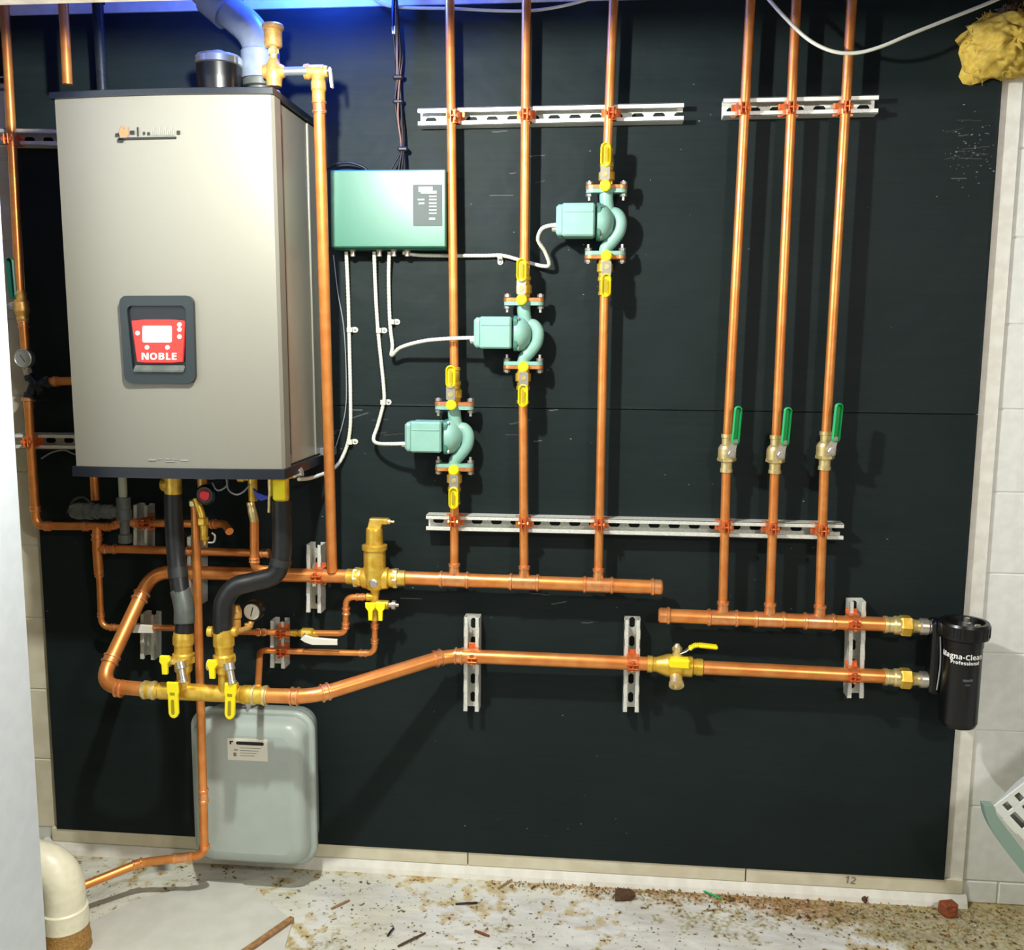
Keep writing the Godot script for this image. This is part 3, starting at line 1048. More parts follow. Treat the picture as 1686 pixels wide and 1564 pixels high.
	lathe(s, e, Vector3.DOWN, [Vector2(0, 0.014), Vector2(0.018, 0.0155), Vector2(0.024, 0.0175), Vector2(0.040, 0.0175), Vector2(0.044, 0.0155), Vector2(0.07, 0.0152)], 22)
	put("body", s, M.bronze)
	s = new_st()
	box(s, e + Vector3(0.030, -0.014, 0), Vector3(0.006, 0.046, 0.014), 0.002, Basis(Vector3.BACK, 0.08))
	put("lever", s, M.white_paint)
	s = new_st()
	rod(s, e + Vector3(0.018, 0.002, 0), e + Vector3(0.032, 0.002, 0), 0.004, 12)
	put("stem", s, M.steel)
	var pb := Vector3(0.8361, 0.8634, 0.068)
	thing("discharge_pipe", "tall yellowish copper pipe running down right of the boiler", "pipe", pb)
	s = new_st()
	tube(s, [e + Vector3(0, -0.05, 0), pb], 0.0135, 20)
	put("pipe", s, M.copper)
	s = new_st()
	sleeve(s, e + Vector3(0, -0.062, -0.001), e + Vector3(0, -0.092, -0.003), 0.0138)
	put("coupling", s, M.copper_fit)

func boiler_underside() -> void:
	var yb := 1.142
	# two large brass outlets
	var a := Vector3(0.4868, yb, 0.22)
	thing("brass_outlet", "brass elbow outlet under the boiler above the straight insulated hose", "fitting", a)
	var s := new_st()
	lathe(s, a, Vector3.DOWN, [Vector2(-0.01, 0.022), Vector2(0.004, 0.030), Vector2(0.010, 0.030), Vector2(0.012, 0.021), Vector2(0.06, 0.021), Vector2(0.066, 0.018)], 24)
	put("body", s, M.brass)
	s = new_st()
	lathe(s, a + Vector3(0, -0.036, 0), Vector3.LEFT, [Vector2(0, 0.018), Vector2(0.022, 0.018), Vector2(0.028, 0.015), Vector2(0.03, 0.0)], 22, true)
	put("plug", s, M.brass)
	var b := Vector3(0.7579, yb, 0.22)
	thing("brass_union", "square brass union under the boiler above the curved insulated hose", "fitting", b)
	s = new_st()
	lathe(s, b, Vector3.DOWN, [Vector2(-0.01, 0.026), Vector2(0.004, 0.034), Vector2(0.012, 0.034), Vector2(0.016, 0.021), Vector2(0.02, 0.019), Vector2(0.07, 0.019)], 24)
	put("body", s, M.brass)
	s = new_st()
	box(s, b + Vector3(0.0, -0.040, 0.016), Vector3(0.030, 0.052, 0.016), 0.004)
	put("cover", s, M.yellow)
	s = new_st()
	box(s, b + Vector3(-0.026, -0.030, 0.0), Vector3(0.010, 0.06, 0.02), 0.003)
	rod(s, b + Vector3(-0.028, -0.055, 0.006), b + Vector3(-0.030, -0.098, 0.006), 0.004, 10)
	put("bracket", s, M.pale_brass)
	s = new_st()
	lathe(s, b + Vector3(0.020, -0.006, 0.0), Vector3(1, 0.25, 0), [Vector2(0, 0.010), Vector2(0.012, 0.012), Vector2(0.02, 0.009), Vector2(0.034, 0.011), Vector2(0.036, 0.0)], 14)
	put("cable_connector", s, M.nickel)
	s = new_st()
	nut(s, b + Vector3(0.0, -0.092, 0.0), Vector3.UP, 0.022, 0.016)
	put("hose_nut", s, M.nickel)

	# insulated hoses
	var h1 := [a + Vector3(0, -0.058, 0), Vector3(0.4853, 1.0274, 0.22), Vector3(0.4897, 0.9299, 0.225), Vector3(0.5029, 0.8576, 0.24), Vector3(0.5181, 0.801, 0.255), Vector3(0.5191, 0.7465, 0.262)]
	thing("insulated_hose", "black foam covered pipe dropping straight from the boiler to a brass valve", "hose", a + Vector3(0, -0.06, 0))
	s = new_st()
	tube(s, smoothed(h1, 6), 0.0225, 22)
	put("insulation", s, M.hose)
	s = new_st()
	tube(s, smoothed([Vector3(0.504, 0.8469, 0.24), Vector3(0.518, 0.8084, 0.254), Vector3(0.52, 0.771, 0.262)], 6), 0.0245, 22)
	put("tape_wrap", s, M.grey_pvc)
	s = new_st()
	tube(s, smoothed([Vector3(0.4935, 0.9004, 0.229), Vector3(0.4983, 0.876, 0.235)], 4), 0.0240, 22)
	put("tape_band", s, M.rubber)
	var h2 := [b + Vector3(0, -0.068, 0), Vector3(0.7568, 1.0042, 0.22), Vector3(0.7543, 0.9369, 0.222), Vector3(0.7377, 0.8904, 0.226), Vector3(0.6921, 0.8748, 0.236), Vector3(0.6483, 0.8633, 0.25), Vector3(0.6247, 0.8324, 0.262), Vector3(0.6204, 0.7925, 0.266), Vector3(0.6191, 0.7545, 0.266)]
	thing("insulated_hose", "black foam covered pipe curving left above the round gauge", "hose", b + Vector3(0, -0.07, 0))
	s = new_st()
	tube(s, smoothed(h2, 6), 0.0235, 22)
	put("insulation", s, M.hose)
	s = new_st()
	tube(s, smoothed([Vector3(0.7541, 0.9293, 0.222), Vector3(0.7498, 0.9115, 0.224)], 4), 0.0255, 22)
	put("tape_band", s, M.rubber)

	# hot water outlet with red knob and drain cock
	var k := Vector3(0.5522, yb, 0.20)
	thing("drain_valve", "small brass drain valve with a red tipped black knob under the boiler", "valve", k)
	s = new_st()
	lathe(s, k, Vector3.DOWN, [Vector2(-0.01, 0.013), Vector2(0.010, 0.015), Vector2(0.018, 0.012), Vector2(0.05, 0.011)], 18)
	lathe(s, k + Vector3(-0.018, -0.016, 0), Vector3.RIGHT, [Vector2(0, 0.009), Vector2(0.05, 0.009), Vector2(0.052, 0.006), Vector2(0.075, 0.006)], 14)
	put("body", s, M.bronze)
	var kp := Vector3(0.5723, 1.0844, 0.235)
	s = new_st()
	lathe(s, kp + Vector3(0, 0, -0.035), Vector3.BACK, [Vector2(0, 0.008), Vector2(0.015, 0.010), Vector2(0.017, 0.024), Vector2(0.030, 0.025), Vector2(0.036, 0.020)], 22)
	put("knob", s, M.black_plastic)
	s = new_st()
	lathe(s, kp, Vector3.BACK, [Vector2(0, 0.013), Vector2(0.004, 0.013), Vector2(0.006, 0.010)], 20)
	put("knob_cap", s, M.red)
	s = new_st()
	tube(s, [Vector3(0.536, 1.0713, 0.205), Vector3(0.5485, 1.0338, 0.205), Vector3(0.5548, 0.996, 0.205), Vector3(0.554, 0.9747, 0.205)], 0.0095, 14)
	nut(s, Vector3(0.5524, 1.0142, 0.205), Vector3.UP, 0.014, 0.020)
	lathe(s, Vector3(0.5556, 0.9747, 0.205), Vector3.DOWN, [Vector2(0, 0.011), Vector2(0.006, 0.011), Vector2(0.010, 0.005), Vector2(0.02, 0.004)], 14)
	put("drain_spout", s, M.brass)
	s = new_st()
	tube(s, smoothed([Vector3(0.5644, 0.9613, 0.205), Vector3(0.5784, 0.9632, 0.205), Vector3(0.582, 0.9785, 0.205), Vector3(0.5746, 0.9859, 0.205)], 5), 0.003, 8)
	put("hook", s, M.nickel)

	var c := Vector3(0.6797, yb, 0.20)
	thing("cold_inlet", "small brass inlet with a blue lever between the boiler outlets", "valve", c)
	s = new_st()
	lathe(s, c, Vector3.DOWN, [Vector2(-0.01, 0.013), Vector2(0.006, 0.016), Vector2(0.012, 0.012), Vector2(0.075, 0.011)], 18)
	lathe(s, c + Vector3(0, -0.018, 0), Vector3.LEFT, [Vector2(0, 0.008), Vector2(0.02, 0.008), Vector2(0.021, 0.011), Vector2(0.036, 0.011)], 14)
	put("body", s, M.brass)
	s = new_st()
	var lev := PackedVector2Array([Vector2(-0.016, 0.016), Vector2(-0.004, 0.006), Vector2(0.020, -0.002), Vector2(0.024, -0.008), Vector2(0.004, -0.014), Vector2(-0.010, -0.008)])
	prism(s, lev, Vector3(0.7063, 1.0859, 0.225), Vector3.RIGHT, Vector3.UP, -0.004, 0.004, 0.001)
	put("lever", s, M.blue)
	s = new_st()
	lathe(s, Vector3(0.6722, 1.0646, 0.2), Vector3(0.6796, 1.0156, 0.195) - Vector3(0.6722, 1.0646, 0.2), [Vector2(0, 0.009), Vector2(0.006, 0.0105), Vector2(0.014, 0.0095), Vector2(0.024, 0.011), Vector2(0.05, 0.011)], 18)
	put("tailpiece", s, M.pale_brass)
	# copper drop from the cold inlet
	thing("copper_drop", "short copper drop under the blue lever hooking right at its foot", "pipe", Vector3(0.6758, 0.8968, 0.19))
	s = new_st()
	tube(s, rounded([Vector3(0.6797, 1.0186, 0.195), Vector3(0.6742, 0.8921, 0.19), Vector3(0.7151, 0.8886, 0.17)], 0.02, 8), 0.0111, 18)
	put("pipe", s, M.copper)
	s = new_st()
	sleeve(s, Vector3(0.6754, 0.9231, 0.191), Vector3(0.6751, 0.9108, 0.191), 0.0113)
	put("coupling", s, M.copper_fit)

	# wire loops below the boiler
	thing("sensor_wires", "thin grey sensor wires looping under the boiler", "wire", Vector3(0.6292, 1.122, 0.23))
	for w in [[Vector3(0.591, 1.1137, 0.23), Vector3(0.6016, 1.0984, 0.235), Vector3(0.6153, 1.0987, 0.235), Vector3(0.6273, 1.1101, 0.23), Vector3(0.6238, 1.1264, 0.22)], [Vector3(0.6263, 1.1249, 0.23), Vector3(0.6319, 1.0991, 0.235), Vector3(0.6497, 1.0876, 0.235), Vector3(0.668, 1.094, 0.235), Vector3(0.6848, 1.1128, 0.23)]]:
		s = new_st()
		tube(s, smoothed(w, 6), 0.0022, 8)
		put("wire", s, M.wire_grey)

# ---------------------------------------------------------------- zone control box
func controller() -> void:
	var tl := Vector3(0.85, 1.8693, 0.075)
	var br := Vector3(1.1363, 1.6787, 0.075)
	var c := (tl + br) * 0.5
	var w := br.x - tl.x
	var h := tl.y - br.y
	thing("zone_controller", "green metal zone control box on the wall right of the boiler", "control box", Vector3(c.x, br.y, 0))
	var s := new_st()
	box2(s, Vector3(tl.x + 0.003, br.y + 0.003, 0), Vector3(br.x - 0.003, tl.y - 0.003, 0.060), 0.001)
	put("case", s, M.control)
	s = new_st()
	box2(s, Vector3(tl.x, br.y + 0.006, 0.02), Vector3(br.x, tl.y, 0.075), 0.003)
	var cv := put("cover", s, M.control)
	s = new_st()
	var pl := Vector3(1.0889, 1.7842, 0.076)
	prism(s, rrect(0.072, 0.098, 0.002), Vector3(pl.x + 0.003, pl.y, 0.075), Vector3.RIGHT, Vector3.UP, 0, 0.0008)
	var lb := put("label_plate", s, M.label_grey, cv)
	s = new_st()
	var o := Vector3(pl.x + 0.003, pl.y, 0.0758)
	box2(s, o + Vector3(-0.022, 0.032, 0), o + Vector3(0.012, 0.044, 0.0006))
	box2(s, o + Vector3(-0.016, 0.028, 0), o + Vector3(0.022, 0.034, 0.0006))
	for k in 6:
		box2(s, o + Vector3(0.004, 0.020 - k * 0.008, 0), o + Vector3(0.022, 0.0225 - k * 0.008, 0.0006))
	box2(s, o + Vector3(-0.024, 0.012, 0), o + Vector3(-0.008, 0.015, 0.0006))
	box2(s, o + Vector3(-0.022, 0.003, 0), o + Vector3(-0.008, 0.006, 0.0006))
	box2(s, o + Vector3(0.004, -0.034, 0), o + Vector3(0.018, -0.030, 0.0006))
	put("printed_lines", s, M.print_white, lb)
	for x in [570, 616, 641, 664]:
		s = new_st()
		var k: float = tl.x + (x - 541) / 194.0 * w
		lathe(s, Vector3(k, br.y + 0.004, 0.03), Vector3.DOWN, [Vector2(0, 0.009), Vector2(0.004, 0.009), Vector2(0.005, 0.0065), Vector2(0.016, 0.0065)], 12)
		put("cable_gland", s, M.nickel)

# ---------------------------------------------------------------- circulators
func make_pump(label: String) -> Node3D:
	var t := thing("circulator_pump", label, "pump", Vector3.ZERO, "green circulator pumps on the zone risers")
	t.set_meta("kindname", "circulator_pump")
	var s: SurfaceTool
	for sg in [1.0, -1.0]:
		s = new_st()
		prism(s, stadium(-0.049, -0.017, 0.049, 0.017), Vector3(0, sg * 0.0775, 0), Vector3.RIGHT, Vector3(0, 0, -1), -0.009 if sg > 0 else 0.0, 0.0 if sg > 0 else 0.009)
		put("flange", s, M.pump)
	# volute: necks sweeping behind the hub
	s = new_st()
	tube(s, smoothed([Vector3(0, 0.074, 0), Vector3(0.0, 0.055, 0), Vector3(0.004, 0.030, -0.002), Vector3(0.012, 0.012, 0)], 5), 0.0165, 20)
	tube(s, smoothed([Vector3(0.006, 0.018, 0.0), Vector3(0.024, 0.020, 0.0), Vector3(0.035, 0.004, 0.002), Vector3(0.032, -0.022, 0.002), Vector3(0.016, -0.044, 0), Vector3(0.002, -0.060, 0), Vector3(0, -0.074, 0)], 5), 0.0155, 20)
	lathe(s, Vector3(-0.020, 0.0, 0), Vector3.RIGHT, [Vector2(0, 0.043), Vector2(0.010, 0.044), Vector2(0.022, 0.040), Vector2(0.036, 0.026), Vector2(0.042, 0.0)], 26, true)
	put("volute", s, M.pump)
	s = new_st()
	prism(s, rrect(0.078, 0.086, 0.014), Vector3(-0.018, 0, 0), Vector3(0, 0, -1), Vector3.UP, -0.004, 0.005)
	put("hub_plate", s, M.pump_dark)
	for q in [[0.036, 0.030], [-0.036, 0.030], [0.036, -0.030], [-0.036, -0.030]]:
		s = new_st()
		nut(s, Vector3(-0.011, q[0], q[1]), Vector3.RIGHT, 0.005, 0.006)
		put("screw", s, M.steel)
	s = new_st()
	lathe(s, Vector3(-0.022, 0, 0), Vector3.LEFT, [Vector2(0, 0.036), Vector2(0.085, 0.036), Vector2(0.092, 0.030)], 26)
	put("motor", s, M.pump_dark)
	s = new_st()
	box2(s, Vector3(-0.104, -0.037, -0.02), Vector3(-0.026, 0.040, 0.052), 0.004)
	put("terminal_box", s, M.pump)
	s = new_st()
	prism(s, rrect(0.072, 0.074, 0.010), Vector3(-0.104, 0.001, 0.014), Vector3(0, 0, 1), Vector3.UP, 0, 0.014, 0.006)
	put("end_cap", s, M.pump)
	s = new_st()
	box2(s, Vector3(-0.1, 0.018, 0.0515), Vector3(-0.030, 0.0215, 0.0535), 0.001)
	put("cover_rib", s, M.pump)
	s = new_st()
	lathe(s, Vector3(-0.114, -0.020, 0.034), Vector3.LEFT, [Vector2(0, 0.008), Vector2(0.006, 0.008), Vector2(0.007, 0.006), Vector2(0.014, 0.006)], 12)
	put("cable_gland", s, M.nickel)
	return t

# isolation flange valve; its flange sits at y = 0 with the pipe going up
func make_iso(label: String) -> Node3D:
	var t := thing("isolation_valve", label, "valve", Vector3.ZERO, "brass isolation flange valves at the pumps")
	t.set_meta("kindname", "isolation_valve")
	var s := new_st()
	prism(s, stadium(-0.050, -0.017, 0.050, 0.017), Vector3(0, 0.0005, 0), Vector3.RIGHT, Vector3(0, 0, -1), 0.0, 0.009, 0.001)
	put("flange", s, M.copper_fit)
	s = new_st()
	lathe(s, Vector3(0, 0.009, 0), Vector3.UP, [Vector2(0, 0.015), Vector2(0.010, 0.016), Vector2(0.012, 0.0195), Vector2(0.030, 0.0195), Vector2(0.034, 0.0150), Vector2(0.042, 0.0150), Vector2(0.044, 0.0168), Vector2(0.052, 0.0168), Vector2(0.054, 0.0138), Vector2(0.078, 0.0138), Vector2(0.08, 0.0155), Vector2(0.086, 0.0155), Vector2(0.088, 0.0120)], 20)
	put("body", s, M.brass)
	s = new_st()
	lathe(s, Vector3(-0.004, 0.030, 0.012), Vector3.BACK, [Vector2(0, 0.009), Vector2(0.012, 0.009), Vector2(0.013, 0.006), Vector2(0.026, 0.006)], 14)
	put("stem", s, M.pale_brass)
	s = new_st()
	prism(s, rrect(0.022, 0.036, 0.004), Vector3(-0.004, 0.034, 0.034), Vector3.RIGHT, Vector3.UP, 0, 0.003)
	put("lever_tongue", s, M.nickel)
	s = new_st()
	prism(s, stadium(-0.0155, 0.046, 0.0085, 0.102), Vector3(0, 0, 0.036), Vector3.RIGHT, Vector3.UP, 0, 0.008, 0.0025)
	var lv := put("lever", s, M.yellow)
	s = new_st()
	prism(s, stadium(-0.0065, 0.058, 0.0005, 0.092), Vector3(0, 0, 0.044), Vector3.RIGHT, Vector3.UP, -0.0005, 0.0006)
	put("lever_inset", s, M.yellow_inset, lv)
	s = new_st()
	lathe(s, Vector3(-0.003, 0.004, 0.016), Vector3.BACK, [Vector2(0, 0.010), Vector2(0.010, 0.013), Vector2(0.020, 0.013), Vector2(0.023, 0.010)], 20)
	put("purge_knob", s, M.yellow)
	for sg in [-1.0, 1.0]:
		s = new_st()
		var x: float = sg * 0.041
		rod(s, Vector3(x, -0.026, 0), Vector3(x, 0.020, 0), 0.0038, 12)
		nut(s, Vector3(x, 0.014, 0), Vector3.UP, 0.0085, 0.009)
		nut(s, Vector3(x, -0.0135, 0), Vector3.UP, 0.0085, 0.008)
		put("flange_bolt", s, M.nickel)
	return t

func straight_pipe(called: String, a: Vector3, b: Vector3, r: float, label: String, group: String) -> Node3D:
	var t := thing(called, label, "pipe", a if a.y < b.y else b, group)
	var s := new_st()
	tube(s, [a, b], r, 20)
	put("pipe", s, M.copper)
	return t

func zone_supply() -> void:
	var R := 0.0113
	var z := 0.0528
	var cs := [Vector3(1.154, 1.219, z), Vector3(1.327, 1.4775, z), Vector3(1.524, 1.7445, z)]
	var tops := [Vector3(1.1425, 2.3172, 0.0528), Vector3(1.3263, 2.3124, 0.0528), Vector3(1.533, 2.3069, 0.0528)]
	var feet := [Vector3(1.1534, 0.8647, 0.0528), Vector3(1.334, 0.8639, 0.0528), Vector3(1.523, 0.8603, 0.0528)]
	var which := ["the lowest green pump", "the middle green pump", "the highest green pump"]
	var pump: Node3D
	var iso: Node3D
	for i in 3:
		var c: Vector3 = cs[i]
		if i == 0:
			pump = make_pump("lowest of three green pumps, on the riser nearest the control box")
			pump.position = c
		else:
			copy(pump, c, Vector3.ZERO, ["", "middle of three green pumps, on the second riser", "highest of three green pumps, on the third riser"][i])
		for up in [true, false]:
			var lab: String = "yellow levered brass isolation valve %s %s" % ["just above" if up else "just below", which[i]]
			if i == 0 and up:
				iso = make_iso(lab)
				iso.position = c + Vector3(0, 0.0775, 0)
			else:
				copy(iso, c + Vector3(0, 0.0775 if up else -0.0775, 0), Vector3.ZERO if up else Vector3(0, 0, PI), lab)
		# the mirrored lower valve keeps its lever in front: pipes above and below
		straight_pipe("copper_riser", c + Vector3(0, 0.155, 0), tops[i], R, "copper riser going up from " + which[i], "copper risers above the pumps")
		var low := straight_pipe("copper_drop_pipe", feet[i], c + Vector3(0, -0.155, 0), R, "copper pipe from %s down to the supply manifold" % which[i], "copper pipes below the pumps")
	for q in [[Vector3(1.154, 1.9941, 0.0528), "first pump riser from the boiler at the top strut"], [Vector3(1.3279, 1.9959, 0.0528), "second pump riser at the top strut"], [Vector3(1.5311, 1.9959, 0.0528), "third pump riser at the top strut"], [Vector3(1.1535, 1.003, 0.0528), "first pump riser at the long lower strut"], [Vector3(1.3327, 1.0029, 0.0528), "second pump riser at the long lower strut"], [Vector3(1.5233, 1.0046, 0.0528), "third pump riser at the long lower strut"]]:
		clamp_at(q[0], R, Vector3.UP, "copper clamp on the " + q[1])

func make_green_valve(label: String) -> Node3D:
	var t := thing("ball_valve", label, "valve", Vector3.ZERO, "green levered ball valves on the return pipes")
	t.set_meta("kindname", "ball_valve")
	var s := new_st()
	lathe(s, Vector3(0, -0.05, 0), Vector3.UP, [Vector2(0, 0.0125), Vector2(0, 0.0155), Vector2(0.008, 0.0155), Vector2(0.010, 0.0138), Vector2(0.024, 0.0138), Vector2(0.027, 0.0195), Vector2(0.036, 0.022), Vector2(0.058, 0.022), Vector2(0.066, 0.018), Vector2(0.070, 0.0138), Vector2(0.084, 0.0138), Vector2(0.086, 0.0158), Vector2(0.094, 0.0158), Vector2(0.094, 0.0125)], 24)
	put("body", s, M.pale_brass)
	s = new_st()
	nut(s, Vector3(0, -0.018, 0), Vector3.UP, 0.0235, 0.010)
	put("hex_collar", s, M.pale_brass)
	s = new_st()
	lathe(s, Vector3(0.006, 0.0, 0.018), Vector3.BACK, [Vector2(0, 0.010), Vector2(0.010, 0.010), Vector2(0.011, 0.0065), Vector2(0.022, 0.0065)], 14)
	nut(s, Vector3(0.006, 0.0, 0.040), Vector3.BACK, 0.0085, 0.006)
	put("stem", s, M.nickel)
	s = new_st()
	var pl := PackedVector2Array([Vector2(-0.004, -0.010), Vector2(0.016, -0.010), Vector2(0.017, 0.012), Vector2(0.022, 0.035), Vector2(0.012, 0.035), Vector2(-0.004, 0.012)])
	prism(s, pl, Vector3(0, 0, 0.034), Vector3.RIGHT, Vector3.UP, 0, 0.003)
	put("lever_plate", s, M.nickel)
	s = new_st()
	var ux := Vector3(cos(0.05), -sin(0.05), 0)
	prism(s, stadium(-0.0095, 0.0, 0.0095, 0.094), Vector3(0.014, 0.022, 0.036), ux, Vector3(sin(0.05), cos(0.05), 0), -0.002, 0.009, 0.003)
	put("grip", s, M.green)
	return t

func zone_return() -> void:
	var R := 0.0115
	var tops := [Vector3(1.8484, 2.2986, 0.0528), Vector3(1.9514, 2.2959, 0.0528), Vector3(2.0765, 2.2926, 0.0528)]
	var mids := [Vector3(1.8328, 1.1921, 0.0528), Vector3(1.9501, 1.1913, 0.0528), Vector3(2.0687, 1.2025, 0.0528)]
	var feet := [Vector3(1.837, 0.7933, 0.0528), Vector3(1.9526, 0.7911, 0.0528), Vector3(2.0746, 0.7891, 0.0528)]
	var nth := ["left of three", "middle of three", "right of three"]
	var v: Node3D
	for i in 3:
		var m: Vector3 = mids[i]
		if i == 0:
			v = make_green_valve("green handled ball valve on the return pipe, " + nth[i])
			v.position = m
		else:
			copy(v, m, Vector3.ZERO, "green handled ball valve on the return pipe, " + nth[i])
		straight_pipe("return_pipe", m + Vector3(0, 0.04, 0), tops[i], R, "copper return pipe above the green valve, " + nth[i], "copper return pipes above the green valves")
		straight_pipe("return_drop", feet[i], m + Vector3(0, -0.045, 0), R, "copper return pipe below the green valve, " + nth[i], "copper return pipes below the green valves")
	var q := [[Vector3(1.8379, 2.0026, 0.0528), Vector3(1.8352, 1.0065, 0.0528)], [Vector3(1.9469, 2.0024, 0.0528), Vector3(1.9494, 1.0049, 0.0528)], [Vector3(2.0728, 2.002, 0.0528), Vector3(2.0699, 1.0034, 0.0528)]]
	for i in 3:
		clamp_at(q[i][0], R, Vector3.UP, "copper clamp at the top of the return pipe, " + nth[i])
		clamp_at(q[i][1], R, Vector3.UP, "copper clamp below the green valve on the return pipe, " + nth[i])

# ---------------------------------------------------------------- manifolds and primary loop
func tee(main_at: Vector3, dir: Vector3, r: float, branch: Vector3, rb: float, parent: Node) -> void:
	var s := new_st()
	sleeve(s, main_at - dir * 0.040, main_at + dir * 0.040, r, 24)
	lathe(s, main_at, branch, [Vector2(0, rb * 1.25), Vector2(r * 1.25, rb * 1.2), Vector2(r * 1.25 + 0.012, rb * 1.12), Vector2(r * 1.25 + 0.013, rb * 1.3), Vector2(r * 1.25 + 0.020, rb * 1.3), Vector2(r * 1.25 + 0.021, rb * 1.1)], 20)
	put("tee", s, M.copper_fit, parent)

func main_loop() -> void:
	var z := 0.0585
	var r := 0.0178
	var s: SurfaceTool
	# supply manifold right of the separator
	var a := Vector3(1.0019, 0.8502, 0.0585)
	var b := Vector3(1.6851, 0.8464, 0.0585)
	var d := (b - a).normalized()
	var t := thing("supply_manifold", "thick horizontal copper manifold under the three pumps with capped end", "manifold", a)
	s = new_st()
	tube(s, [a, b - d * 0.006], r, 24)
	put("pipe", s, M.copper)
	for q in [Vector3(1.1543, 0.8485, 0.0585), Vector3(1.3347, 0.8479, 0.0585), Vector3(1.5233, 0.8475, 0.0585)]:
		var m: Vector3 = a + d * (q - a).dot(d)
		tee(m, d, r, Vector3.UP, 0.0115, t)
	s = new_st()
	lathe(s, b - d * 0.03, d, [Vector2(0, r * 1.1), Vector2(0.003, r * 1.24), Vector2(0.008, r * 1.24), Vector2(0.010, r * 1.1), Vector2(0.026, r * 1.1), Vector2(0.03, r * 0.9), Vector2(0.031, 0)], 24)
	put("end_cap", s, M.copper_fit)

	# supply line from the separator back behind the hoses and round the loop
	var e0 := Vector3(0.8767, 0.8495, 0.0585)
	t = thing("supply_line", "dark copper main behind the hoses turning down to the left", "pipe", e0)
	s = new_st()
	var path := rounded([e0, Vector3(0.3455, 0.8462, 0.0585), Vector3(0.2903, 0.6015, 0.255), Vector3(0.4306, 0.5976, 0.262)], 0.055, 9)
	tube(s, path, 0.0180, 24)
	put("pipe", s, M.copper)
	s = new_st()
	var top_bend := Vector3(0.3455, 0.8462, 0.0585)
	var low_bend := Vector3(0.2903, 0.6015, 0.255)
	sleeve(s, top_bend.lerp(low_bend, 0.19), top_bend.lerp(low_bend, 0.27), 0.0181, 22)
	put("coupling", s, M.copper_fit)
	s = new_st()
	sleeve(s, top_bend.lerp(low_bend, 0.75), top_bend.lerp(low_bend, 0.82), 0.0181, 22)
	put("coupling", s, M.copper_fit)
	s = new_st()
	sleeve(s, Vector3(0.3362, 0.5969, 0.2585), Vector3(0.354, 0.5965, 0.2595), 0.0183, 22)
	put("coupling", s, M.copper_fit)
	clamp_at(Vector3(0.7958, 0.8486, 0.0585), 0.0178, Vector3.RIGHT, "copper clamp on the main left of the air separator")

	# air separator
	var c := Vector3(0.9502, 0.7979, 0.075)
	var Y := func(py: float, p0: float, p1: float) -> float: return lerpf(p0, p1, (py - 850.0) / 140.0)
	var ya: float = 1.013
	var yb: float = 0.7899
	thing("air_separator", "tall brass air separator with vent cap on the supply main", "separator", c)
	var yy := func(py: float) -> float: return Y.call(py, ya, yb)
	s = new_st()
	var prof := []
	for q in [[986, 0.009], [972, 0.012], [968, 0.022], [960, 0.027], [945, 0.0285], [905, 0.0285], [904, 0.0325], [897, 0.0325], [896, 0.0225], [872, 0.0215], [869, 0.0205]]:
		prof.append(Vector2(yy.call(float(q[0])) - c.y, q[1]))
	lathe(s, c, Vector3.UP, prof, 30)
	put("body", s, M.brass)
	s = new_st()
	var vy: float = yy.call(862.0)
	prism(s, PackedVector2Array([Vector2(-0.017, -0.014), Vector2(0.018, -0.014), Vector2(0.022, 0.0), Vector2(0.036, 0.0), Vector2(0.036, 0.014), Vector2(-0.010, 0.014)]), Vector3(c.x, vy, c.z), Vector3.RIGHT, Vector3.UP, -0.012, 0.012, 0.003)
	put("vent_cap", s, M.brass)
	s = new_st()
	lathe(s, Vector3(c.x + 0.034, vy + 0.006, c.z), Vector3.RIGHT, [Vector2(0, 0.007), Vector2(0.008, 0.007), Vector2(0.009, 0.0035), Vector2(0.018, 0.003)], 12)
	put("vent_nozzle", s, M.pale_brass)
	var ym: float = 0.85
	for sg in [-1.0, 1.0]:
		s = new_st()
		lathe(s, Vector3(c.x + sg * 0.018, ym, 0.066), Vector3(sg, 0, -0.08), [Vector2(0, 0.030), Vector2(0.014, 0.028), Vector2(0.018, 0.023), Vector2(0.024, 0.0245), Vector2(0.034, 0.0245), Vector2(0.036, 0.0205), Vector2(0.058, 0.0205), Vector2(0.060, 0.018)], 24)
		put("union", s, M.brass)
		s = new_st()
		nut(s, Vector3(c.x + sg * 0.052, ym, 0.063), Vector3(sg, 0, 0), 0.0265, 0.014)
		put("union_nut", s, M.pale_brass)
	s = new_st()
	lathe(s, Vector3(c.x + 0.002, ym - 0.006, 0.098), Vector3.BACK, [Vector2(0, 0.012), Vector2(0.005, 0.011), Vector2(0.007, 0.008)], 18)
	put("badge", s, M.nickel)

	# fill tee under the separator
	var f := Vector3(0.949, 0.7818, 0.075)
	thing("fill_valve", "small brass tee under the air separator with two yellow tee handles", "valve", f)
	s = new_st()
	lathe(s, Vector3(f.x, c.y + 0.004, 0.075), Vector3.DOWN, [Vector2(0, 0.010), Vector2(0.012, 0.010), Vector2(0.014, 0.014), Vector2(0.034, 0.014), Vector2(0.036, 0.010), Vector2(0.062, 0.010)], 18)
	lathe(s, f, Vector3.RIGHT, [Vector2(0, 0.012), Vector2(0.036, 0.012), Vector2(0.038, 0.009)], 16)
	lathe(s, Vector3(0.9492, 0.8011, 0.075), Vector3.LEFT, [Vector2(0, 0.010), Vector2(0.020, 0.011), Vector2(0.024, 0.008)], 16)
	put("body", s, M.brass)
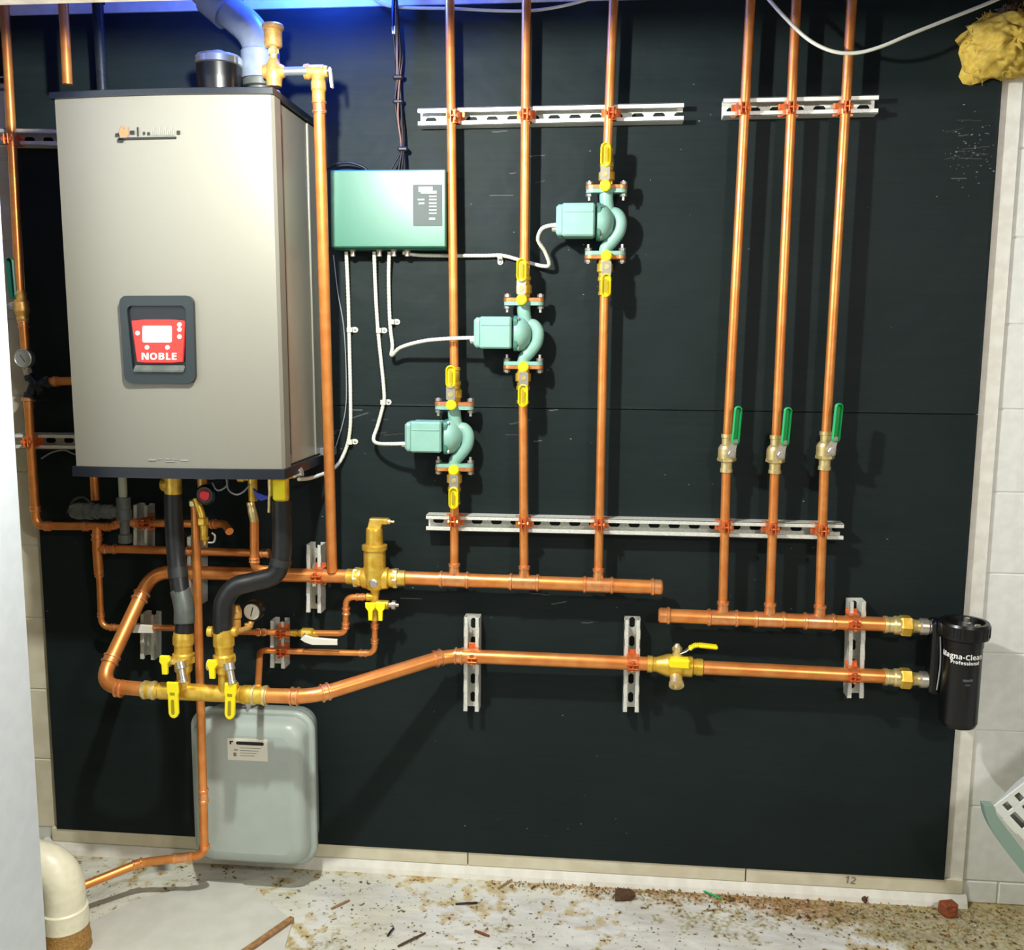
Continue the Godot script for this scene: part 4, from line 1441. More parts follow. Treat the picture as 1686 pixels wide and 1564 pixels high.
	for q in [[-0.006, -0.014], [0.020, -0.008]]:
		s = new_st()
		var hp := f + Vector3(q[0], 0.0, 0.018)
		var pl := PackedVector2Array([Vector2(-0.013, 0.010), Vector2(0.013, 0.010), Vector2(0.012, -0.004), Vector2(0.006, -0.012), Vector2(0.005, -0.036), Vector2(-0.005, -0.036), Vector2(-0.006, -0.012), Vector2(-0.013, -0.002)])
		prism(s, pl, hp, Vector3.RIGHT, Vector3.UP, 0, 0.008, 0.0015)
		put("handle", s, M.yellow)
	s = new_st()
	lathe(s, f + Vector3(0.037, 0, 0), Vector3.RIGHT, [Vector2(0, 0.007), Vector2(0.008, 0.007), Vector2(0.009, 0.012), Vector2(0.018, 0.012), Vector2(0.019, 0.005), Vector2(0.026, 0.004)], 14)
	put("hose_cap", s, M.nickel)
	# fill line to the white lever and on to the left valve
	var g := Vector3(0.871, 0.7012, 0.07)
	t = thing("fill_line", "thin copper line from under the air separator down to a white lever", "pipe", g)
	s = new_st()
	tube(s, rounded([Vector3(0.9284, 0.8005, 0.075), Vector3(0.8734, 0.7981, 0.073), Vector3(0.8662, 0.6959, 0.0585), Vector3(0.7521, 0.6921, 0.0545)], 0.022, 8), 0.0082, 16)
	put("pipe", s, M.copper)
	for q in [[Vector3(0.922, 0.8002, 0.075), Vector3(0.8993, 0.7992, 0.074)], [Vector3(0.8718, 0.7694, 0.069), Vector3(0.8707, 0.749, 0.066)], [Vector3(0.8687, 0.7268, 0.063), Vector3(0.8671, 0.7098, 0.061)]]:
		s = new_st()
		sleeve(s, q[0], q[1], 0.0086, 16)
		put("coupling", s, M.copper_fit)
	var h := Vector3(0.7622, 0.6926, 0.055)
	t = thing("fill_shutoff", "brass shutoff with a white lever right of the round gauge", "valve", h)
	s = new_st()
	lathe(s, Vector3(0.7194, 0.691, 0.055), Vector3.RIGHT, [Vector2(0, 0.009), Vector2(0.014, 0.010), Vector2(0.016, 0.007), Vector2(0.026, 0.011), Vector2(0.030, 0.015), Vector2(0.056, 0.015), Vector2(0.062, 0.010), Vector2(0.074, 0.009)], 18)
	put("body", s, M.brass)
	s = new_st()
	rod(s, h + Vector3(0, 0, 0.010), h + Vector3(0, 0, 0.034), 0.005, 12)
	put("stem", s, M.nickel)
	s = new_st()
	var lv := PackedVector2Array([Vector2(-0.012, -0.004), Vector2(0.0, -0.012), Vector2(0.020, -0.018), Vector2(0.086, -0.016), Vector2(0.086, -0.001), Vector2(0.020, 0.002), Vector2(0.0, 0.008)])
	prism(s, lv, h + Vector3(0.004, -0.003, 0.030), Vector3.RIGHT, Vector3.UP, 0, 0.007, 0.0015)
	put("lever", s, M.white_paint)
	t = thing("thin_fill_pipe", "thin copper line between the brass loop valve and the white lever", "pipe", Vector3(0.7161, 0.6909, 0.055))
	s = new_st()
	tube(s, [Vector3(0.726, 0.6912, 0.055), Vector3(0.6559, 0.6924, 0.062), Vector3(0.6248, 0.7347, 0.2), Vector3(0.6345, 0.7517, 0.255)], 0.0080, 16)
	put("pipe", s, M.copper)
	s = new_st()
	sleeve(s, Vector3(0.6529, 0.6954, 0.072), Vector3(0.6446, 0.7057, 0.107), 0.0084, 16)
	put("coupling", s, M.copper_fit)
	clamp_at(Vector3(0.6942, 0.6913, 0.0535), 0.0081, Vector3.RIGHT, "small copper clamp on the upper of two thin lines")
	# lower thin line from the fill tee back to the loop
	t = thing("bypass_line", "thin copper line running below the white lever back to the loop", "pipe", Vector3(0.9487, 0.7236, 0.07))
	s = new_st()
	tube(s, rounded([Vector3(0.9484, 0.754, 0.074), Vector3(0.9425, 0.6431, 0.0545), Vector3(0.6925, 0.6393, 0.0525), Vector3(0.6395, 0.6479, 0.075), Vector3(0.6991, 0.6128, 0.255)], 0.024, 8), 0.0082, 16)
	put("pipe", s, M.copper)
	for q in [[Vector3(0.9472, 0.7301, 0.07), Vector3(0.9463, 0.7161, 0.067)], [Vector3(0.9444, 0.6846, 0.0605), Vector3(0.9436, 0.6723, 0.058)], [Vector3(0.9229, 0.643, 0.0545), Vector3(0.9017, 0.6425, 0.0543)]]:
		s = new_st()
		sleeve(s, q[0], q[1], 0.0086, 16)
		put("coupling", s, M.copper_fit)
	clamp_at(Vector3(0.6929, 0.6397, 0.0535), 0.0081, Vector3.RIGHT, "small copper clamp on the lower of two thin lines")

	# brass purge block of the loop
	var k := Vector3(0.5653, 0.5963, 0.268)
	t = thing("loop_manifold", "brass double purge valve block at the foot of the two hoses", "valve", k)
	var ka := Vector3(0.4196, 0.5971, 0.262)
	var kb := Vector3(0.7196, 0.5961, 0.262)
	var kd := (kb - ka).normalized()
	var kl := ka.distance_to(kb)
	s = new_st()
	lathe(s, ka, kd, [Vector2(0, 0.0185), Vector2(0, 0.022), Vector2(0.008, 0.022), Vector2(0.010, 0.0195), Vector2(0.030, 0.0195), Vector2(0.034, 0.0215), Vector2(0.050, 0.021), Vector2(kl - 0.060, 0.021), Vector2(kl - 0.056, 0.023), Vector2(kl - 0.040, 0.0235), Vector2(kl - 0.036, 0.022), Vector2(kl - 0.008, 0.022), Vector2(kl - 0.006, 0.0235), Vector2(kl, 0.0235), Vector2(kl, 0.0185)], 28)
	put("body", s, M.brass)
	s = new_st()
	sleeve(s, ka - kd * 0.012, ka + kd * 0.022, 0.0188, 22)
	put("inlet_ring", s, M.pale_brass)
	s = new_st()
	sleeve(s, kb - kd * 0.034, kb + kd * 0.006, 0.0200, 22)
	put("outlet_ring", s, M.pale_brass)
	for q in [[Vector3(0.5129, 0.596, 0.265), Vector3(0.5177, 0.7495, 0.262)], [Vector3(0.6195, 0.5975, 0.265), Vector3(0.6209, 0.7622, 0.266)]]:
		s = new_st()
		var l: float = q[0].distance_to(q[1])
		lathe(s, q[0], q[1] - q[0], [Vector2(0, 0.017), Vector2(0.05, 0.016), Vector2(0.056, 0.021), Vector2(0.074, 0.022), Vector2(0.078, 0.0255), Vector2(0.098, 0.0265), Vector2(0.102, 0.022), Vector2(0.118, 0.022), Vector2(0.124, 0.0255), Vector2(0.140, 0.0255), Vector2(l, 0.023)], 26)
		put("riser", s, M.brass)
		s = new_st()
		nut(s, q[0].lerp(q[1], 0.55), q[1] - q[0], 0.029, 0.018)
		put("union_nut", s, M.brass)
	for q in [Vector3(0.5209, 0.67, 0.29), Vector3(0.6426, 0.6719, 0.29)]:
		s = new_st()
		lathe(s, q, Vector3(0.25, -0.9, 0.25), [Vector2(-0.014, 0.006), Vector2(-0.012, 0.013), Vector2(0.004, 0.013), Vector2(0.006, 0.009), Vector2(0.030, 0.009), Vector2(0.031, 0.011), Vector2(0.038, 0.011)], 16)
		put("purge_port", s, M.nickel)
	for q in [Vector3(0.5018, 0.6706, 0.285), Vector3(0.6101, 0.6658, 0.285)]:
		s = new_st()
		lathe(s, q + Vector3(-0.028, 0.008, -0.006), Vector3.RIGHT, [Vector2(0, 0.008), Vector2(0.002, 0.013), Vector2(0.016, 0.013), Vector2(0.018, 0.008), Vector2(0.030, 0.008)], 16)
		put("hose_cap", s, M.pale_brass)
	for q in [Vector3(0.4809, 0.6813, 0.292), Vector3(0.5996, 0.6754, 0.292)]:
		s = new_st()
		var pl := PackedVector2Array([Vector2(-0.010, 0.016), Vector2(0.012, 0.016), Vector2(0.014, 0.004), Vector2(0.008, -0.006), Vector2(0.007, -0.030), Vector2(-0.006, -0.030), Vector2(-0.007, -0.006), Vector2(-0.012, 0.002)])
		prism(s, pl, q, Vector3.RIGHT, Vector3.UP, -0.004, 0.006, 0.002)
		put("tee_handle", s, M.yellow)
	for q in [[Vector3(0.5035, 0.6208, 0.3), 0.0], [Vector3(0.648, 0.6239, 0.3), -0.06]]:
		s = new_st()
		var ux := Vector3(cos(q[1]), sin(q[1]), 0)
		var uy := Vector3(-sin(q[1]), cos(q[1]), 0)
		var o: Vector3 = q[0]
		rod(s, Vector3(o.x, o.y, 0.27), o, 0.009, 14)
		put("stem", s, M.brass)
		s = new_st()
		var pl := PackedVector2Array([Vector2(-0.014, 0.014), Vector2(0.014, 0.014), Vector2(0.015, -0.010), Vector2(0.0125, -0.020), Vector2(0.0125, -0.064), Vector2(0.009, -0.072), Vector2(0.003, -0.076), Vector2(-0.003, -0.076), Vector2(-0.009, -0.072), Vector2(-0.0125, -0.064), Vector2(-0.0125, -0.020), Vector2(-0.015, -0.010)])
		prism(s, pl, o, ux, uy, -0.002, 0.006, 0.002)
		var lv2 := put("lever", s, M.yellow)
		s = new_st()
		prism(s, stadium(-0.004, -0.066, 0.004, -0.028), o, ux, uy, 0.0055, 0.0068)
		box(s, o + uy * -0.014 + Vector3(0, 0, 0.006), Vector3(0.012, 0.007, 0.0012), 0.0, Basis(ux, uy, Vector3.BACK))
		put("lever_inset", s, M.yellow_inset, lv2)
	s = new_st()
	lathe(s, Vector3(0.5945, 0.7524, 0.262), Vector3.LEFT, [Vector2(-0.02, 0.008), Vector2(0.0, 0.008), Vector2(0.002, 0.013), Vector2(0.014, 0.013), Vector2(0.016, 0.0)], 14)
	lathe(s, Vector3(0.6404, 0.7541, 0.262), Vector3.RIGHT, [Vector2(-0.014, 0.012), Vector2(0.012, 0.012), Vector2(0.014, 0.009)], 14)
	put("side_ports", s, M.brass)

	# gauge on its brass stalk
	var gp := Vector3(0.6686, 0.7878, 0.2)
	thing("pressure_gauge", "round white dial gauge in a black case below the curved hose", "gauge", gp)
	s = new_st()
	lathe(s, gp + Vector3(0, 0, -0.026), Vector3.BACK, [Vector2(0, 0.018), Vector2(0.004, 0.026), Vector2(0.026, 0.026), Vector2(0.030, 0.024), Vector2(0.030, 0.0205), Vector2(0.027, 0.0205)], 30)
	put("case", s, M.black_plastic)
	s = new_st()
	lathe(s, gp + Vector3(0, 0, 0.0005), Vector3.BACK, [Vector2(0, 0.0205), Vector2(0.001, 0.0205)], 30)
	put("dial", s, M.dial)
	s = new_st()
	box(s, gp + Vector3(0, 0, 0.0022), Vector3(0.002, 0.024, 0.001), 0.0, Basis(Vector3.BACK, -0.25))
	put("needle", s, M.print_dark)
	s = new_st()
	tube(s, rounded([gp + Vector3(-0.004, -0.02, -0.012), Vector3(0.6634, 0.7485, 0.21), Vector3(0.6458, 0.7491, 0.245)], 0.01, 5), 0.0075, 14)
	nut(s, Vector3(0.6601, 0.7531, 0.205), Vector3.UP, 0.011, 0.012)
	lathe(s, Vector3(0.638, 0.7459, 0.225), Vector3(0.6385, 0.8122, 0.225) - Vector3(0.638, 0.7459, 0.225), [Vector2(0, 0.010), Vector2(0.030, 0.010), Vector2(0.034, 0.013), Vector2(0.05, 0.013), Vector2(0.064, 0.008)], 16)
	put("stalk", s, M.bronze)

	# lower return line
	t = thing("return_line", "thick copper main rising from the purge block to the levered valve", "pipe", kb)
	s = new_st()
	var q0 := Vector3(0.715, 0.5959, 0.262)
	tube(s, rounded([q0, Vector3(0.8382, 0.5982, 0.262), Vector3(1.1356, 0.6482, 0.062), Vector3(1.6586, 0.6452, 0.0585)], 0.05, 8), 0.0180, 24)
	put("pipe", s, M.copper)
	for q in [[Vector3(0.7821, 0.597, 0.262), Vector3(0.8064, 0.5974, 0.262)], [Vector3(0.8538, 0.6014, 0.248), Vector3(0.873, 0.6044, 0.2355)], [Vector3(1.1058, 0.6434, 0.083), Vector3(1.1244, 0.6464, 0.071)], [Vector3(1.1548, 0.6481, 0.0622), Vector3(1.1786, 0.6479, 0.0619)]]:
		s = new_st()
		sleeve(s, q[0], q[1], 0.0184, 22)
		put("coupling", s, M.copper_fit)
	clamp_at(Vector3(1.2036, 0.6465, 0.0585), 0.0178, Vector3.RIGHT, "copper clamp at the bend of the lower return pipe")
	clamp_at(Vector3(1.6155, 0.6451, 0.0585), 0.0178, Vector3.RIGHT, "copper clamp just left of the yellow levered return valve")

	# strainer ball valve with a yellow lever
	var va := Vector3(1.6524, 0.645, 0.0585)
	var vb := Vector3(1.7933, 0.6411, 0.0585)
	var vd := (vb - va).normalized()
	var vl := va.distance_to(vb)
	t = thing("lever_valve", "brass ball valve with flat yellow lever on the lower return pipe", "valve", va)
	s = new_st()
	lathe(s, va, vd, [Vector2(0, 0.018), Vector2(0, 0.0215), Vector2(0.012, 0.0215), Vector2(0.014, 0.019), Vector2(0.022, 0.019), Vector2(0.050, 0.029), Vector2(0.084, 0.030), Vector2(0.092, 0.0265), Vector2(0.112, 0.0265), Vector2(0.116, 0.0205), Vector2(0.122, 0.0205), Vector2(0.124, 0.022), Vector2(vl - 0.003, 0.022), Vector2(vl, 0.0185)], 28)
	put("body", s, M.brass)
	s = new_st()
	var bp := va + vd * 0.070
	box(s, bp + Vector3(0.010, 0.014, 0.018), Vector3(0.052, 0.026, 0.030), 0.005, Basis(vd, Vector3.UP, Vector3.BACK))
	put("body_tag", s, M.yellow)
	s = new_st()
	lathe(s, bp + Vector3(0.002, -0.018, 0.010), Vector3(0, -0.55, 0.8), [Vector2(0, 0.016), Vector2(0.026, 0.016), Vector2(0.028, 0.019), Vector2(0.036, 0.019), Vector2(0.037, 0.012), Vector2(0.033, 0.012)], 24)
	put("drain_port", s, M.pale_brass)
	s = new_st()
	lathe(s, bp + Vector3(0.004, 0.018, 0), Vector3.UP, [Vector2(0, 0.013), Vector2(0.016, 0.012), Vector2(0.018, 0.009), Vector2(0.034, 0.009), Vector2(0.040, 0.005)], 18)
	nut(s, bp + Vector3(0.004, 0.044, 0), Vector3.UP, 0.0125, 0.012)
	put("stem", s, M.pale_brass)
	s = new_st()
	var lx := bp + Vector3(0.012, 0.034, 0)
	var arm := [lx, lx + Vector3(0.014, 0.006, 0), lx + Vector3(0.030, 0.020, 0), lx + Vector3(0.050, 0.024, 0)]
	for i in 3:
		var m: Vector3 = (arm[i] + arm[i + 1]) * 0.5
		var dd: Vector3 = (arm[i + 1] - arm[i]).normalized()
		box(s, m, Vector3(arm[i].distance_to(arm[i + 1]) + 0.003, 0.0032, 0.018), 0.0008, Basis(dd, Vector3.BACK.cross(dd), Vector3.BACK))
	put("lever_plate", s, M.nickel)
	s = new_st()
	var gr := rounded([lx + Vector3(0.022, 0.012, 0), lx + Vector3(0.036, 0.023, 0), lx + Vector3(0.092, 0.019, 0)], 0.01, 4)
	for i in gr.size() - 1:
		var m: Vector3 = (gr[i] + gr[i + 1]) * 0.5
		var dd: Vector3 = (gr[i + 1] - gr[i]).normalized()
		box(s, m, Vector3(gr[i].distance_to(gr[i + 1]) + 0.002, 0.009, 0.022), 0.003, Basis(dd, Vector3.BACK.cross(dd), Vector3.BACK))
	put("lever_grip", s, M.yellow)

	# right part of the return line and the return manifold with the filter unions
	t = thing("filter_line", "thick copper pipe between the levered valve and the black filter", "pipe", vb)
	s = new_st()
	tube(s, [vb - vd * 0.004, Vector3(2.2481, 0.636, 0.0585)], 0.0178, 24)
	put("pipe", s, M.copper)
	clamp_at(Vector3(2.1625, 0.6371, 0.0585), 0.0178, Vector3.RIGHT, "copper clamp on the lower pipe beside the black filter")
	a = Vector3(1.6765, 0.7736, 0.0585)
	b = Vector3(2.2403, 0.7701, 0.0585)
	d = (b - a).normalized()
	t = thing("return_manifold", "horizontal copper return manifold under the three green valves", "manifold", a)
	s = new_st()
	tube(s, [a + d * 0.006, b], r, 24)
	put("pipe", s, M.copper)
	for q in [Vector3(1.837, 0.7761, 0.0585), Vector3(1.9524, 0.7754, 0.0585), Vector3(2.0741, 0.7751, 0.0585)]:
		var m: Vector3 = a + d * (q - a).dot(d)
		tee(m, d, r, Vector3.UP, 0.0117, t)
	s = new_st()
	lathe(s, a + d * 0.03, -d, [Vector2(0, r * 1.1), Vector2(0.003, r * 1.24), Vector2(0.008, r * 1.24), Vector2(0.010, r * 1.1), Vector2(0.026, r * 1.1), Vector2(0.03, r * 0.9), Vector2(0.031, 0)], 24)
	put("end_cap", s, M.copper_fit)
	clamp_at(Vector3(2.1568, 0.7718, 0.0585), 0.0178, Vector3.RIGHT, "copper clamp on the return manifold beside the black filter")
	var un := [[Vector3(2.2301, 0.7698, 0.0585), Vector3(2.3625, 0.7668, 0.0585), "upper brass union joining the return manifold to the black filter"], [Vector3(2.2378, 0.6355, 0.0585), Vector3(2.3771, 0.6304, 0.0585), "lower brass union joining the return pipe to the black filter"]]
	for q in un:
		var ua: Vector3 = q[0]
		var ub: Vector3 = q[1]
		var ud := (ub - ua).normalized()
		thing("union_coupling", q[2], "fitting", ua, "brass unions at the filter")
		s = new_st()
		lathe(s, ua, ud, [Vector2(0, 0.018), Vector2(0, 0.0215), Vector2(0.008, 0.0215), Vector2(0.010, 0.0195), Vector2(0.022, 0.0195), Vector2(0.026, 0.023), Vector2(0.034, 0.023), Vector2(0.078, 0.016), Vector2(0.084, 0.016)], 24)
		put("sleeve", s, M.pale_brass)
		s = new_st()
		nut(s, ua + ud * 0.052, ud, 0.0265, 0.030)
		put("union_nut", s, M.brass)
		s = new_st()
		lathe(s, ua + ud * 0.082, ud, [Vector2(0, 0.014), Vector2(0.006, 0.021), Vector2(0.022, 0.021), Vector2(0.026, 0.017), Vector2(0.032, 0.017), Vector2(0.034, 0.020), Vector2(0.050, 0.020), Vector2(0.052, 0.016), Vector2(0.066, 0.016)], 24)
		put("nipple", s, M.nickel)

	# magnetic filter
	var fx := 2.4074
	var fy: float = 0.5323
	var ft: float = 0.7972
	var fc := Vector3(fx, fy, 0.10)
	var fh := ft - fy
	t = thing("magnetic_filter", "black cylindrical filter canister with white print at the board's right edge", "filter", fc)
	s = new_st()
	lathe(s, fc, Vector3.UP, [Vector2(0, 0.030), Vector2(0.004, 0.040), Vector2(0.014, 0.0445), Vector2(fh - 0.062, 0.0445), Vector2(fh - 0.060, 0.046), Vector2(fh - 0.042, 0.046)], 36)
	put("canister", s, M.black_plastic)
	s = new_st()
	lathe(s, fc + Vector3(0, fh - 0.044, 0), Vector3.UP, [Vector2(0, 0.046), Vector2(0.006, 0.057), Vector2(0.038, 0.058), Vector2(0.044, 0.055), Vector2(0.044, 0.046), Vector2(0.032, 0.044), Vector2(0.030, 0.0)], 36)
	put("cap", s, M.black_plastic)
	for i in 24:
		s = new_st()
		var an := TAU * i / 24
		box(s, fc + Vector3(sin(an) * 0.0575, fh - 0.020, cos(an) * 0.0575), Vector3(0.006, 0.026, 0.003), 0.001, Basis(Vector3.UP, an))
		put("grip_rib", s, M.black_plastic)
	s = new_st()
	lathe(s, fc + Vector3(0.004, fh - 0.014, 0.0), Vector3.UP, [Vector2(0, 0.010), Vector2(0.010, 0.010), Vector2(0.012, 0.007), Vector2(0.022, 0.007), Vector2(0.024, 0.0)], 16)
	box(s, fc + Vector3(0.026, fh - 0.009, 0.012), Vector3(0.016, 0.008, 0.008), 0.002)
	put("bleed_screw", s, M.nickel)
	s = new_st()
	box2(s, Vector3(fx - 0.066, fy + 0.070, 0.035), Vector3(fx - 0.030, ft - 0.01, 0.085), 0.006)
	put("valve_bridge", s, M.black_plastic)
	s = new_st()
	tube(s, smoothed([Vector3(fx - 0.05, ft - 0.045, 0.088), Vector3(fx - 0.047, fy + 0.15, 0.092), Vector3(fx - 0.05, fy + 0.085, 0.088)], 6), 0.0022, 8)
	put("clip_wire", s, M.steel)
	# the print turns with the canister, facing a little to the left
	for ln in [["Magna-Clean", 0.0125, -0.36, 0.078], ["Professional", 0.0085, -0.16, 0.0925]]:
		var pr := Basis(Vector3.UP, ln[2])
		lettering("lettering", ln[0], ln[1], Vector3(0, fh - ln[3], 0) + pr * Vector3(0, 0, 0.0449), pr, M.print_white, t, 0.0449)
	s = new_st()
	for i in 8:
		var an := -0.20 + i * 0.065
		box(s, fc + Vector3(sin(an) * 0.0448, fh - 0.135 + (0.001 if i > 4 else 0.0), cos(an) * 0.0448), Vector3(0.0029, 0.006, 0.0008), 0.0, Basis(Vector3.UP, an))
		if i > 1 and i < 6:
			box(s, fc + Vector3(sin(an) * 0.0448, fh - 0.146, cos(an) * 0.0448), Vector3(0.0022, 0.004, 0.0008), 0.0, Basis(Vector3.UP, an))
	put("print_mark", s, M.label_grey)

# ---------------------------------------------------------------- lines left of and below the boiler
func left_lines() -> void:
	var s: SurfaceTool
	var z := 0.0528
	var R := 0.0113
	# far left riser
	var t := thing("left_riser", "copper riser at the far left edge above a green valve", "pipe", Vector3(0.0173, 1.5576, 0.0528))
	s = new_st()
	tube(s, [Vector3(0.0177, 1.5638, 0.0528), Vector3(0.0213, 1.9474, 0.0528), Vector3(0.0227, 2.3324, 0.0528)], R, 18)
	put("pipe", s, M.copper)
	clamp_at(Vector3(0.0201, 1.9533, 0.0528), R, Vector3(-0.05, 1, 0), "copper clamp on the far left riser at the upper strut stub")
	var gv := Vector3(0.0207, 1.5327, 0.0528)
	t = thing("gas_valve", "brass valve with dark green handle on the far left pipe", "valve", gv)
	s = new_st()
	lathe(s, Vector3(0.0218, 1.4985, 0.0528), Vector3(0.0185, 1.5761, 0.0528) - Vector3(0.0218, 1.4985, 0.0528), [Vector2(0, 0.013), Vector2(0.008, 0.016), Vector2(0.014, 0.014), Vector2(0.028, 0.019), Vector2(0.050, 0.019), Vector2(0.058, 0.014), Vector2(0.072, 0.016), Vector2(0.080, 0.0125)], 22)
	put("body", s, M.bronze)
	s = new_st()
	lathe(s, gv + Vector3(-0.014, 0.008, 0), Vector3.LEFT, [Vector2(0, 0.009), Vector2(0.012, 0.009), Vector2(0.013, 0.0055), Vector2(0.022, 0.0055)], 14)
	nut(s, gv + Vector3(-0.028, 0.008, 0), Vector3.LEFT, 0.010, 0.006)
	put("stem", s, M.steel)
	s = new_st()
	prism(s, stadium(-0.011, 0.0, 0.011, 0.105), Vector3(0.0074, 1.5569, 0.066), Vector3.RIGHT, Vector3(-0.03, 1, 0).normalized(), -0.006, 0.006, 0.003)
	put("handle", s, M.dark_green)
	t = thing("gas_drop", "short copper pipe between green valve and the left dial gauge", "pipe", Vector3(0.024, 1.4281, 0.0528))
	s = new_st()
	tube(s, [Vector3(0.0223, 1.5063, 0.0528), Vector3(0.0237, 1.4234, 0.0528)], R, 18)
	put("pipe", s, M.copper)
	s = new_st()
	sleeve(s, Vector3(0.022, 1.5016, 0.0528), Vector3(0.0225, 1.4829, 0.0528), R * 1.02)
	put("coupling", s, M.copper_fit)
	# gauge with fittings
	var gp := Vector3(0.0297, 1.4049, 0.075)
	t = thing("dial_gauge", "small steel dial gauge at the far left of the boiler", "gauge", gp)
	s = new_st()
	lathe(s, gp + Vector3(0, 0, -0.018), Vector3.BACK, [Vector2(0, 0.018), Vector2(0.003, 0.0245), Vector2(0.020, 0.0245), Vector2(0.022, 0.0215), Vector2(0.0195, 0.0212)], 28)
	put("case", s, M.steel)
	s = new_st()
	lathe(s, gp + Vector3(0, 0, -0.001), Vector3.BACK, [Vector2(0, 0.0213), Vector2(0.0015, 0.0213)], 28)
	put("dial", s, M.dial)
	s = new_st()
	box(s, gp + Vector3(-0.001, 0, 0.0012), Vector3(0.002, 0.022, 0.001), 0.0, Basis(Vector3.BACK, 0.6))
	put("needle", s, M.print_dark)
	s = new_st()
	tube(s, [Vector3(0.0297, 1.3891, 0.066), Vector3(0.0313, 1.3542, 0.056)], 0.007, 14)
	nut(s, Vector3(0.03, 1.3732, 0.06), Vector3(0.0297, 1.3891, 0.066) - Vector3(0.0313, 1.3542, 0.056), 0.012, 0.014)
	put("stalk", s, M.nickel)
	t = thing("iron_tee", "dark iron tee fitting below the small dial gauge", "fitting", Vector3(0.0398, 1.3336, 0.0528))
	s = new_st()
	lathe(s, Vector3(0.0264, 1.3603, 0.0528), Vector3(0.0639, 1.318, 0.0528) - Vector3(0.0264, 1.3603, 0.0528), [Vector2(0, 0.013), Vector2(0.008, 0.015), Vector2(0.010, 0.0125), Vector2(0.030, 0.0135), Vector2(0.050, 0.0125), Vector2(0.052, 0.015), Vector2(0.058, 0.013)], 18)
	lathe(s, Vector3(0.0448, 1.3336, 0.0528), Vector3(0.0924, 1.3469, 0.0528) - Vector3(0.0448, 1.3336, 0.0528), [Vector2(0, 0.012), Vector2(0.030, 0.0125), Vector2(0.032, 0.016), Vector2(0.046, 0.015)], 18)
	lathe(s, Vector3(0.0399, 1.3352, 0.0528), Vector3(0.0223, 1.2968, 0.0528) - Vector3(0.0399, 1.3352, 0.0528), [Vector2(0, 0.012), Vector2(0.024, 0.0125), Vector2(0.026, 0.016), Vector2(0.036, 0.0155)], 18)
	put("body", s, M.black_iron)
	t = thing("boiler_stub", "short copper stub from the iron tee behind the boiler", "pipe", Vector3(0.0924, 1.3469, 0.0528))
	s = new_st()
	tube(s, [Vector3(0.0857, 1.3452, 0.0528), Vector3(0.2155, 1.3498, 0.0528)], R, 18)
	put("pipe", s, M.copper)
	s = new_st()
	sleeve(s, Vector3(0.0957, 1.3453, 0.0528), Vector3(0.109, 1.3455, 0.0528), R * 1.02)
	put("coupling", s, M.copper_fit)
	# lower left drop and horizontal run
	t = thing("gas_line", "copper line dropping at far left then running right under the boiler", "pipe", Vector3(0.0288, 0.9663, 0.0528))
	s = new_st()
	tube(s, rounded([Vector3(0.0238, 1.2936, 0.0528), Vector3(0.0226, 1.1943, 0.0528), Vector3(0.025, 0.9596, 0.0528), Vector3(0.1986, 0.9641, 0.0528)], 0.028, 8), R, 18)
	put("pipe", s, M.copper)
	s = new_st()
	lathe(s, Vector3(0.0236, 1.3032, 0.0528), Vector3(0.02, -1, 0), [Vector2(0, 0.012), Vector2(0, 0.0165), Vector2(0.009, 0.0165), Vector2(0.010, 0.0125), Vector2(0.03, 0.0125)], 20)
	put("flare_nut", s, M.copper_fit)
	for q in [[Vector3(0.0249, 1.0139, 0.0528), Vector3(0.0249, 0.9975, 0.0528)], [Vector3(0.0489, 0.9602, 0.0528), Vector3(0.066, 0.9606, 0.0528)], [Vector3(0.1545, 0.9629, 0.0528), Vector3(0.1715, 0.9634, 0.0528)]]:
		s = new_st()
		sleeve(s, q[0], q[1], R * 1.02)
		put("coupling", s, M.copper_fit)
	clamp_at(Vector3(0.0238, 1.1863, 0.0528), R, Vector3(-0.05, 1, 0), "dark copper clamp on the far left drop at the lower strut stub")
	# tee, branch to the right and drop
	t = thing("fill_branch", "copper branch running right behind the hoses to a hooked end", "pipe", Vector3(0.1969, 0.964, 0.0528))
	s = new_st()
	tube(s, rounded([Vector3(0.1952, 0.964, 0.0528), Vector3(0.2372, 0.9618, 0.0528), Vector3(0.2631, 0.9756, 0.0528), Vector3(0.5046, 0.9769, 0.0528), Vector3(0.5528, 0.9829, 0.07), Vector3(0.5773, 0.9685, 0.1)], 0.016, 6), 0.0105, 18)
	put("pipe", s, M.copper)
	for q in [[Vector3(0.2154, 0.9629, 0.0528), Vector3(0.2322, 0.9625, 0.0528)], [Vector3(0.2425, 0.9669, 0.0528), Vector3(0.2597, 0.9738, 0.0528)], [Vector3(0.2917, 0.9755, 0.0528), Vector3(0.3101, 0.9751, 0.0528)], [Vector3(0.5098, 0.9771, 0.0535), Vector3(0.5253, 0.9792, 0.059)]]:
		s = new_st()
		sleeve(s, q[0], q[1], 0.0107)
		put("coupling", s, M.copper_fit)
	clamp_at(Vector3(0.3318, 0.9757, 0.0528), R, Vector3.RIGHT, "copper clamp left of the straight insulated hose")
	t = thing("drain_drop", "thin copper drop left of the loop bending right at a white lever", "pipe", Vector3(0.1952, 0.8998, 0.0528))
	s = new_st()
	tube(s, [Vector3(0.1952, 0.964, 0.0528), Vector3(0.1918, 0.8997, 0.0528), Vector3(0.1934, 0.8335, 0.0528)], 0.0125, 18)
	tube(s, rounded([Vector3(0.1939, 0.8418, 0.0528), Vector3(0.1925, 0.686, 0.0528), Vector3(0.3257, 0.6909, 0.0528), Vector3(0.4691, 0.7354, 0.19), Vector3(0.5063, 0.7547, 0.25)], 0.028, 8), 0.0082, 16)
	put("pipe", s, M.copper)
